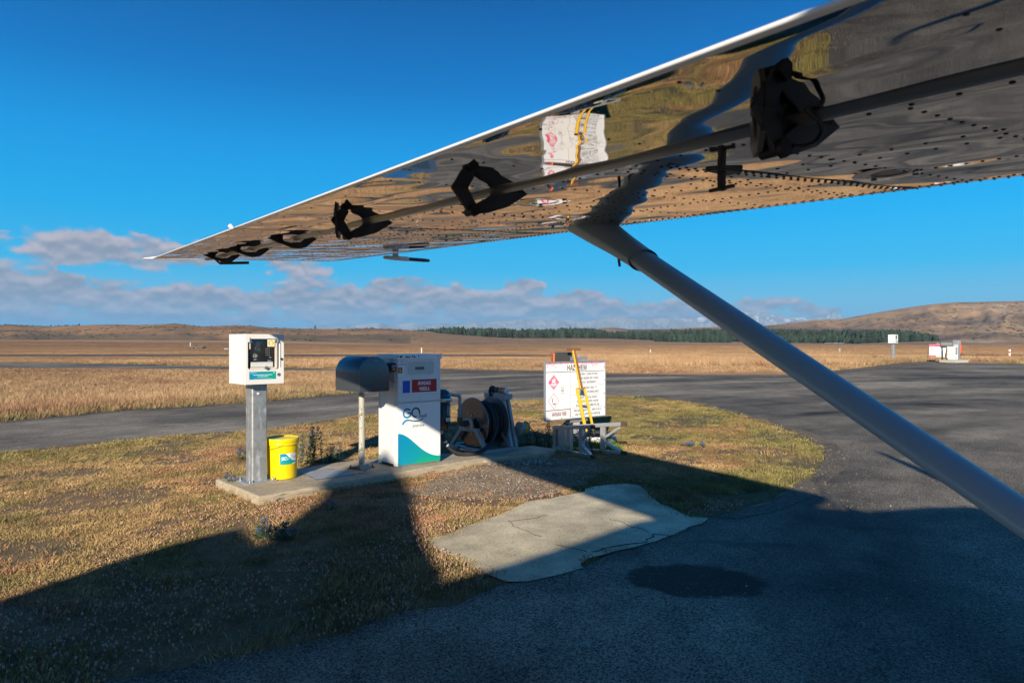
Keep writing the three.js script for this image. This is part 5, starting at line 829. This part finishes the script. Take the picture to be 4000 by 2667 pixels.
// ---------------------------------------------------------------- the aircraft: polished high wing overhead, cabin and tail beside and behind the camera
{
  const YAW = 33.97 * Math.PI / 180, OX = 2.336, OZ = -.64;
  const A = thing('light_aircraft', 'high-wing light aircraft seen from under its mirror-polished left wing and wing strut', 'aircraft', [OX, 0, OZ], YAW);
  // own axes: x forward, y up, z to the right; the strut meets the left wing at z = -3.55
  const wy = (x, z) => 2.09 + .0572 * (Math.abs(z) - 3.55) + .0592 * x, S0 = -3.55;
  // polished, hand-burnished skin: mirror with a faint brushed grain
  const brush = texOf(512, (u, v) => { const n = .5 * vn(u * 256, v * 8, 3) + .5 * fbm(u * 12, v * 12, 3, 6, 12); return [n, .012 + .035 * n * n, n]; });
  const mirror = new THREE.MeshPhysicalMaterial({ color: col(.45, .425, .405), metalness: 1, roughness: 1, roughnessMap: rep(brush, 2) });
  const whiteP = std([.80, .80, .80], .25), darkP = std([.032, .034, .038], .42), strutP = new THREE.MeshPhysicalMaterial({ color: col(.36, .47, .54), metalness: 0, roughness: .42, clearcoat: .15, clearcoatRoughness: .3 });
  // panels between ribs belly very slightly, and no two the same
  const RIB = .34, bay = (x, z) => {
    const s = -z, i = Math.floor(s / RIB), u = s / RIB - i, cx = (x + .02) / .375, j = Math.floor(cx), v = cx - j, h = hash(i, j, 7), h2 = hash(i, j, 9);
    return Math.sin(Math.PI * u) * Math.sin(Math.PI * v) * (.0002 + .0021 * (h - .35)) + Math.sin(Math.PI * u) ** 2 * Math.sin(2 * Math.PI * v + h2 * 6) * .0009 + (fbm(x * 3.2, z * 1.3, 3, 71) - .5) * .0022 + (fbm(x * 9, z * 2.5, 2, 73) - .5) * .0009;
  };
  const skin = (x0, x1, nx, z0, z1, nz, fy) => {
    const pos = [], uv = [], idx = []; for (let i = 0; i <= nz; i++) for (let j = 0; j <= nx; j++) { const z = lerp(z0, z1, i / nz), x = lerp(x0, x1, j / nx); pos.push(x, fy(x, z), z); uv.push(x, z); if (i && j) { const q = nx + 1, p = i * q + j; idx.push(p - q - 1, p - 1, p, p - q - 1, p, p - q); } }
    const g = new THREE.BufferGeometry(); g.setAttribute('position', new THREE.Float32BufferAttribute(pos, 3)); g.setAttribute('uv', new THREE.Float32BufferAttribute(uv, 2)); g.setIndex(idx); g.computeVertexNormals(); return g;
  };
  const TIP = -7.25, ROOT = -.62, GAP = -1.125;
  const loop = (prof, z0, z1, ends) => { // straight skin through a profile of [x, height over the underside]
    const pos = [], uv = [], idx = [], n = prof.length, Z = []; for (let i = 0; i <= 24; i++) Z.push(lerp(z0, z1, i / 24));
    Z.forEach((z, i) => prof.forEach(([x, y], j) => { pos.push(x, wy(x, z) + y, z); uv.push(x, z); if (i && j) { const p = i * n + j; idx.push(p - n - 1, p, p - 1, p - n - 1, p - n, p); } }));
    const g = new THREE.BufferGeometry(); g.setAttribute('position', new THREE.Float32BufferAttribute(pos, 3)); g.setAttribute('uv', new THREE.Float32BufferAttribute(uv, 2)); g.setIndex(idx); g.computeVertexNormals();
    if (!ends) return g;
    const caps = Z.filter((z, i) => i === 0 || i === 24).map((z) => { const s = new THREE.ShapeGeometry(new THREE.Shape(prof.map(([x, y]) => new THREE.Vector2(x, wy(x, z) + y)))); s.translate(0, 0, z); return s; });
    return join(g, ...caps);
  };
  const LEAD = [[-.015, 0], [.03, .004], [.065, .013], [.09, .028], [.104, .048], [.108, .07], [.10, .092], [.075, .118], [.03, .145], [-.05, .175], [-.2, .205], [-.4, .218], [-.65, .205], [-.9, .17], [GAP, .125], [GAP + .02, .06], [GAP, .006]];
  const lw = part('wing_skin', skin(GAP, -.015, 64, ROOT, TIP, 420, (x, z) => wy(x, z) - bay(x, z) * ss(0, .03, -.012 - x) * ss(GAP, GAP + .03, x)), mirror, A); lw.userData.label = 'polished underside of the left wing';
  part('wing', loop(LEAD, ROOT, TIP, true), whiteP, A);
  part('wing', loop(LEAD, 7.25, .62, true), whiteP, A); part('wing_skin', skin(GAP, -.015, 4, 7.25, .62, 6, (x, z) => wy(x, z)), mirror, A);
  // flap inboard and aileron outboard, each with a rounded nose, polished below and a thin white trailing edge
  const BRK = -4.09, flapBelly = (x, z) => 1.5 * bay(x - .12, z + .05) * ss(-1.6, -1.55, x) * ss(-1.17, -1.21, x);
  const ctl = (name, z0, z1, label) => {
    const f = part(name, skin(-1.588, -1.20, 28, z0, z1, Math.round(Math.abs(z1 - z0) * 60), (x, z) => wy(x, z) - flapBelly(x, z)), mirror, A); if (label) f.userData.label = label;
    part('nose', loop([[-1.212, 0], [-1.20, -.008], [-1.182, -.013], [-1.163, -.010], [-1.150, .002], [-1.146, .022], [-1.152, .042], [-1.166, .058], [-1.20, .075]], z0, z1), std([.30, .28, .26], .38, .8), f);
    part('top_skin', loop([[-1.20, .075], [-1.3, .062], [-1.45, .034], [-1.596, .0088]], z0, z1), whiteP, f);
    part('trailing_edge', loop([[-1.588, -.0005], [-1.599, .0002], [-1.604, .004], [-1.599, .0085], [-1.588, .0095]], z0, z1), whiteP, f);
    part('end_cap', loop([[-1.588, 0], [-1.20, 0], [-1.156, .02], [-1.166, .055], [-1.20, .075], [-1.588, .013]], z1 + .001, z1 + .004, true), whiteP, f);
    return f;
  };
  ctl('flap', ROOT, BRK + .008, 'polished left flap'); ctl('aileron', BRK - .008, TIP + .12, 'polished left aileron'); ctl('flap', 4.08, .62); ctl('aileron', 7.13, 4.1);
  // wing tip cap
  for (const s of [-1, 1]) part('wing_tip', loop([[-1.66, .005], [-1.4, .004], [.0, 0], [.07, .02], [.095, .06], [.02, .12], [-.4, .17], [-1.0, .10], [-1.66, .012]], s * 7.252, s * 7.36, true), whiteP, A);
  part('static_wick', rod(V(-1.60, wy(-1.6, BRK) + .012, BRK - .06), V(-1.612, wy(-1.6, BRK) + .026, BRK - .06), .010), whiteP, A);
  // cove behind the spar that closes the slot
  part('cove', loop([[GAP - .004, .008], [GAP + .016, .06], [GAP - .004, .12]], ROOT, TIP + .1), std([.02, .02, .022], .7), A);
  // hinge brackets: a plate under the wing and an arm on the flap, meeting at the pivot
  const plate = (pts, z, th) => extrude(pts.map(([x, d]) => [x, wy(x, z) - d * .84]), th, .0015).translate(0, 0, z - th / 2);
  const bracket = (z, kind) => {
    const deep = kind === 'flap' ? 1 : .86;
    const b = part('hinge_bracket', kind === 'flap' ? plate([[-1.05, -.004], [-1.055, .002], [-1.13, .054], [-1.20, .079], [-1.262, .087], [-1.27, .072], [-1.25, .054], [-1.20, .022], [-1.17, -.004]], z, .012) : plate([[-1.05, -.004], [-1.06, .003], [-1.12, .058], [-1.165, .066], [-1.20, .060], [-1.272, .026], [-1.27, .008], [-1.20, .028], [-1.15, .022], [-1.12, -.004]], z, .012), darkP, A);
    part('arm', plate(kind === 'flap' ? [[-1.250, .058], [-1.262, .089], [-1.280, .082], [-1.335, .002], [-1.335, -.004], [-1.282, -.004]] : [[-1.262, .004], [-1.258, .024], [-1.278, .028], [-1.335, .0], [-1.335, -.004], [-1.24, -.004]], z + .016, .010), darkP, b);
    const py = kind === 'flap' ? .066 : .015, xx = kind === 'flap' ? -1.263 : -1.266; part('pivot', join(cyl(.012, .012, .046, xx, wy(xx, z) - py, z + .006, 14, Math.PI / 2), cyl(.018, .018, .012, xx, wy(xx, z) - py, z + .026, 6, Math.PI / 2)), std([.035, .03, .028], .5, .5), b);
    return b;
  };
  const b1 = bracket(S0 + 2.045, 'flap'); part('web', plate([[-1.06, -.003], [-1.14, .05], [-1.262, .083], [-1.292, .05], [-1.30, -.003]], S0 + 2.035, .006), darkP, b1); 
  part('cross_plate', extrude([[-.044, 0], [-.044, .043], [-.02, .069], [.022, .069], [.044, .043], [.044, 0]].map(([q, d]) => [q, -d]), .010, .001).rotateY(Math.PI / 2 - .75).translate(-1.285, wy(-1.285, S0 + 2.045), S0 + 2.03), darkP, b1);
  part('cable', tube([[-1.245, .072], [-1.215, .070], [-1.185, .055], [-1.175, .035], [-1.19, .018], [-1.225, .008], [-1.25, -.01]].map(([x, d], i) => [x, wy(x, S0 + 2.08) - d * .84, S0 + 2.075 + i * .004]), .0042, 50, 8), M.black, b1);
  bracket(S0 + 1.02, 'flap'); const b3 = bracket(S0 - .01, 'flap'); part('cross_plate', extrude([[-.044, 0], [-.044, .048], [-.018, .074], [.022, .074], [.044, .048], [.044, 0]].map(([q, d]) => [q, -d]), .008, .001).rotateY(Math.PI / 2 - .55).translate(-1.305, wy(-1.305, S0), S0 - .005), darkP, b3);
  bracket(S0 - 1.04, 'aileron'); bracket(S0 - 2.04, 'aileron'); bracket(S0 - 2.92, 'aileron');
  part('mass_balance', join(rod(V(-1.16, wy(-1.16, S0 - 3.2) - .05, S0 - 3.2), V(-.93, wy(-.93, S0 - 3.2) - .045, S0 - 3.2), .012), rod(V(-1.16, wy(-1.16, S0 - 3.2) - .05, S0 - 3.2), V(-1.22, wy(-1.2, S0 - 3.2) + .01, S0 - 3.2), .008)), darkP, A);
  // rivets: domed heads in rows along the spars and ribs
  {
    const dome = lathe([[0, .002], [.0028, .0017], [.0044, .0008], [.0049, 0]], 9).rotateX(Math.PI), L = [], put = (x, z, s = 1) => { if (z > -.9 || z < TIP + .03) return; L.push([x, wy(x, z) - (x < -1.2 ? flapBelly(x, z) : bay(x, z)) - .0001, z, 0, s, s, s, 1, 1, 1]); };
    for (let s = .95; s < 7.2; s += .036) { for (const x of [-.048, -.030]) put(x, -s + (x < -.04 ? .02 : 0)); put(.0, -s - .01, .9); put(-.38, -s); if (Math.floor(s / .036) % 2) { put(GAP + .02, -s); put(-.745, -s); } }
    for (let s = .95; s < 7.2; s += .062) put(-.66, -s);
    for (let k = 3; k < 22; k++) for (let x = -1.08; x < -.06; x += .048) { put(x, -k * RIB); if (k % 3 === 0) put(x + .02, -k * RIB - .03); }
    for (let k = 3; k < 22; k++) for (let x = -1.54; x < -1.2; x += .085) put(x, -k * RIB - .1, .8);
    stuff('rivets', '', dome, std([.012, .011, .011], .5, .2), L, A);
  }
  // chordwise lap joint with its double row, inspection covers, drain mast
  part('skin_joint', join(bar(V(-1.06, wy(-1.06, -1.93) - .001, -1.93), V(-.02, wy(-.02, -1.86) - .001, -1.86), .004, .002)), std([.03, .03, .03], .6, .5), A);
  for (const z of [-3.76, -5.44, -6.46]) part('skin_joint', bar(V(-1.10, wy(-1.10, z) - .0008, z), V(-.02, wy(-.02, z) - .0008, z), .003, .0016), std([.03, .03, .03], .6, .5), A);
  { const L = []; const dome = lathe([[0, .0022], [.003, .0019], [.0054, 0]], 9).rotateX(Math.PI); for (let i = 0; i < 34; i++) for (const k of [0, .022]) { const x = lerp(-1.04, -.04, i / 33), z = lerp(-1.95, -1.88, i / 33) - k; L.push([x, wy(x, z) - bay(x, z) - .0001, z, 0, 1, 1, 1, 1, 1, 1]); } stuff('joint_rivets', '', dome, std([.012, .011, .011], .5, .2), L, A); }
  const cover = (x, z, open) => { const g = at(lathe([[.052, 0], [.092, 0], [.094, -.0015], [.052, -.0022], [.052, 0]], 48), x, wy(x, z) - .0012, z, 0, 0, .06); const c = part('inspection_cover', g, mirror, A); for (let i = 0; i < 4; i++) { const a = .5 + i * Math.PI / 2; part('screw', cyl(.008, .008, .003, x + Math.cos(a) * .072, wy(x, z) - .004, z + Math.sin(a) * .072, 12), darkP, c); } part('rim', at(lathe([[.046, -.002], [.052, -.003], [.054, 0], [.046, 0]], 40), x, wy(x, z) - .001, z, 0, 0, .06), open ? M.steel : mirror, c); part('hole', at(new THREE.CircleGeometry(.047, 32).rotateX(Math.PI / 2), x, wy(x, z) - .0018, z, 0, 0, .06), open ? std([.05, .05, .05], .3, .6) : mirror, c); };
  cover(-.42, S0 + 1.82, true); for (const [x, s] of [[-.86, .28], [-.40, .72], [-.5, -.55], [-.9, -.9], [-.35, -.25]]) cover(x, S0 - s, false);
  { const z = S0 + 1.64, x = -.89, y = wy(x, z), m = part('drain_mast', join(box(.02, .058, .014, x, y - .029, z, .003), box(.012, .008, .075, x, y - .052, z, .002), box(.09, .012, .05, x + .01, y - .004, z + .0, .005)), darkP, A); }
  // pitot tube at the leading edge outboard
  { const z = S0 - 2.2, y = wy(.1, z) - .052; const p = part('pitot_tube', join(box(.05, .04, .010, -.05, wy(0, z) - .028, z, .004), at(lathe([[0, -.16], [.014, -.14], [.018, -.05], [.018, .06], [0, .061]], 20), .0, y, z, 0, 0, -Math.PI / 2)), whiteP, A); part('pitot_head', at(lathe([[0, .055], [.0145, .056], [.0145, .2], [.011, .245], [0, .25]], 20), .0, y, z, 0, 0, -Math.PI / 2), std([.06, .065, .07], .5, .3), p); }
  // struts with their fairings at the wing
  for (const s of [-1, 1]) {
    const K = (x, y, z) => V(x, y, s * -z);
    const sec = (w, th) => { const q = []; for (let i = 0; i < 28; i++) { const a = i / 28 * Math.PI * 2, c = Math.cos(a), d = Math.sin(a); q.push([c * w / 2, Math.sign(d) * th / 2 * Math.pow(Math.max(0, 1 - c * c), .78)]); } return q; };
    const loft = (list) => { // [centre, chord, thickness]
      const pos = [], idx = [], uv = [], n = 28; list.forEach(([c, w, th], i) => { const dir = list[Math.min(i + 1, list.length - 1)][0].clone().sub(list[Math.max(0, i - 1)][0]).normalize(), X = V(1, 0, 0).addScaledVector(dir, -dir.x).normalize(), Y = dir.clone().cross(X); sec(w, th).forEach(([a, b], j) => { const p = c.clone().addScaledVector(X, a).addScaledVector(Y, b); pos.push(p.x, p.y, p.z); uv.push(j / n, i); if (i) { const k = (j + 1) % n, p0 = (i - 1) * n; idx.push(p0 + j, p0 + k, i * n + j, p0 + k, i * n + k, i * n + j); } }); });
      const g = new THREE.BufferGeometry(); g.setAttribute('position', new THREE.Float32BufferAttribute(pos, 3)); g.setAttribute('uv', new THREE.Float32BufferAttribute(uv, 2)); g.setIndex(idx); g.computeVertexNormals(); return g;
    };
    const slope = .5865, yS = (q) => 1.797 - slope * (q - .676), lineAt = (q) => K(-.07, yS(q), S0 + q);
    const st = part('wing_strut', loft(Array.from({ length: 14 }, (_, i) => [lineAt(.30 + i * .18), .178, .088])), strutP, A); if (s < 0) st.userData.label = 'dark blue-grey strut of the left wing';
    const fa = part('fairing', loft([[K(-.075, yS(.06) + .03, S0 + .06), .31, .20], [K(-.075, yS(.12), S0 + .13), .285, .175], [K(-.072, yS(.25), S0 + .25), .25, .145], [lineAt(.40), .212, .116], [lineAt(.52), .198, .104], [lineAt(.53), .200, .107], [lineAt(.545), .200, .107]]), strutP, st);
    part('drain', rod(lineAt(.42).add(V(-.04, -.05, 0)), lineAt(.43).add(V(-.042, -.085, 0)), .006), darkP, st);
  }
  // fuselage: lofted cabin and tail cone
  const Zc = 0, secs = [[1.52, 1.45, .10, .12], [1.48, 1.45, .2, .28], [1.36, 1.42, .32, .42], [1.0, 1.40, .40, .5], [.6, 1.40, .45, .54], [.1, 1.42, .49, .58], [-.2, 1.46, .54, .6], [-.5, 1.50, .60, .62], [-.9, 1.54, .70, .62], [-2.0, 1.58, .74, .62], [-2.6, 1.66, .70, .6], [-3.2, 1.72, .56, .54], [-3.8, 1.78, .45, .46], [-4.6, 1.86, .37, .34], [-5.6, 1.98, .28, .22], [-6.6, 2.1, .2, .12], [-7.2, 2.16, .12, .06]];
  {
    const pos = [], idx = [], uv = [], n = 40; secs.forEach(([x, yc, hh, w], i) => { for (let j = 0; j <= n; j++) { const a = j / n * Math.PI * 2, c = Math.cos(a), d = Math.sin(a), e = .62; pos.push(x, yc + Math.sign(d) * Math.pow(Math.abs(d), e) * hh, Zc + Math.sign(c) * Math.pow(Math.abs(c), e) * w); uv.push(j / n, x); if (i && j) { const q = n + 1, p = i * q + j; idx.push(p - q - 1, p, p - 1, p - q - 1, p - q, p); } } });
    const g = new THREE.BufferGeometry(); g.setAttribute('position', new THREE.Float32BufferAttribute(pos, 3)); g.setAttribute('uv', new THREE.Float32BufferAttribute(uv, 2)); g.setIndex(idx); g.computeVertexNormals();
    const fu = part('fuselage', g, whiteP, A), glassD = std([.02, .025, .03], .08);
    for (const s of [-1, 1]) for (let i = 0; i < 4; i++) part('cabin_window', box(.46, .34, .02, -.55 - i * .62, 1.62, s * .61, .01), glassD, fu);
    part('windscreen', box(.02, .62, .9, .02, 1.62, 0, .01).rotateZ(0), glassD, fu);
    part('spinner', at(lathe([[0, .30], [.06, .27], [.11, .18], [.14, .05], [.145, 0], [0, 0]], 28), 1.50, 1.45, 0, 0, 0, -Math.PI / 2), whiteP, fu);
    const pr = part('propeller', join(at(extrude([[-.04, .05], [-.075, .35], [-.085, .7], [-.06, 1.2], [-.02, 1.43], [.02, 1.43], [.05, 1.2], [.065, .7], [.05, .35], [.04, .05]], .022, .004), 1.58, 1.52, 0, 0, Math.PI / 2 + .35, 0), at(extrude([[-.04, -.05], [-.075, -.35], [-.085, -.7], [-.05, -.95], [.05, -.95], [.065, -.7], [.05, -.35], [.04, -.05]], .022, .004), 1.58, 1.45, 0, 0, Math.PI / 2 - .35, 0)), darkP, fu);
    part('antenna', join(rod(V(-.45, 2.05, -.1), V(-.2, 2.62, -.1), .012, 8, .008), rod(V(-.26, 2.54, -.1), V(.06, 2.55, -.1), .012, 8, .008)), darkP, fu);
  }
  part('fin', extrude([[-4.5, 2.15], [-4.75, 2.42], [-5.17, 2.73], [-5.52, 3.04], [-5.94, 3.44], [-6.56, 3.96], [-6.97, 4.37], [-7.48, 4.30], [-7.31, 3.87], [-7.0, 3.55], [-6.92, 3.30], [-6.74, 3.0], [-6.70, 2.8], [-6.72, 2.1]], .08, .01).translate(0, 0, -.04), whiteP, A);
  { // tailplane with drooping elevators
    const pl = (z0, z1) => { const P = [[-5.18, 2.19], [-5.34, 2.13], [-5.5, 2.06], [-5.68, 1.95], [-5.87, 1.73], [-5.90, 1.72], [-5.71, 1.97], [-5.52, 2.09], [-5.34, 2.17]]; return extrude(P, Math.abs(z1 - z0), .002).translate(0, 0, Math.min(z0, z1)); };
    part('tailplane', pl(-2.25, -.1), whiteP, A); part('tailplane', pl(.1, 2.25), whiteP, A);
  }
  // landing gear
  const wheel = (x, z, r) => { const w = part('wheel', join(at(new THREE.TorusGeometry(r * .68, r * .32, 16, 36), x, r, z), cyl(r * .5, r * .5, .1, x, r, z, 24, Math.PI / 2)), M.rubber, A); return w; };
  wheel(-1.7, -1.25, .27); wheel(-1.7, 1.25, .27); wheel(.9, 0, .22);
  part('gear_leg', join(rod(V(-1.6, .78, -.4), V(-1.7, .3, -1.18), .035), rod(V(-1.6, .78, .4), V(-1.7, .3, 1.18), .035), rod(V(.85, .85, 0), V(.9, .25, .0), .035)), M.greyPaint, A);
}
renderer.render(scene, camera);
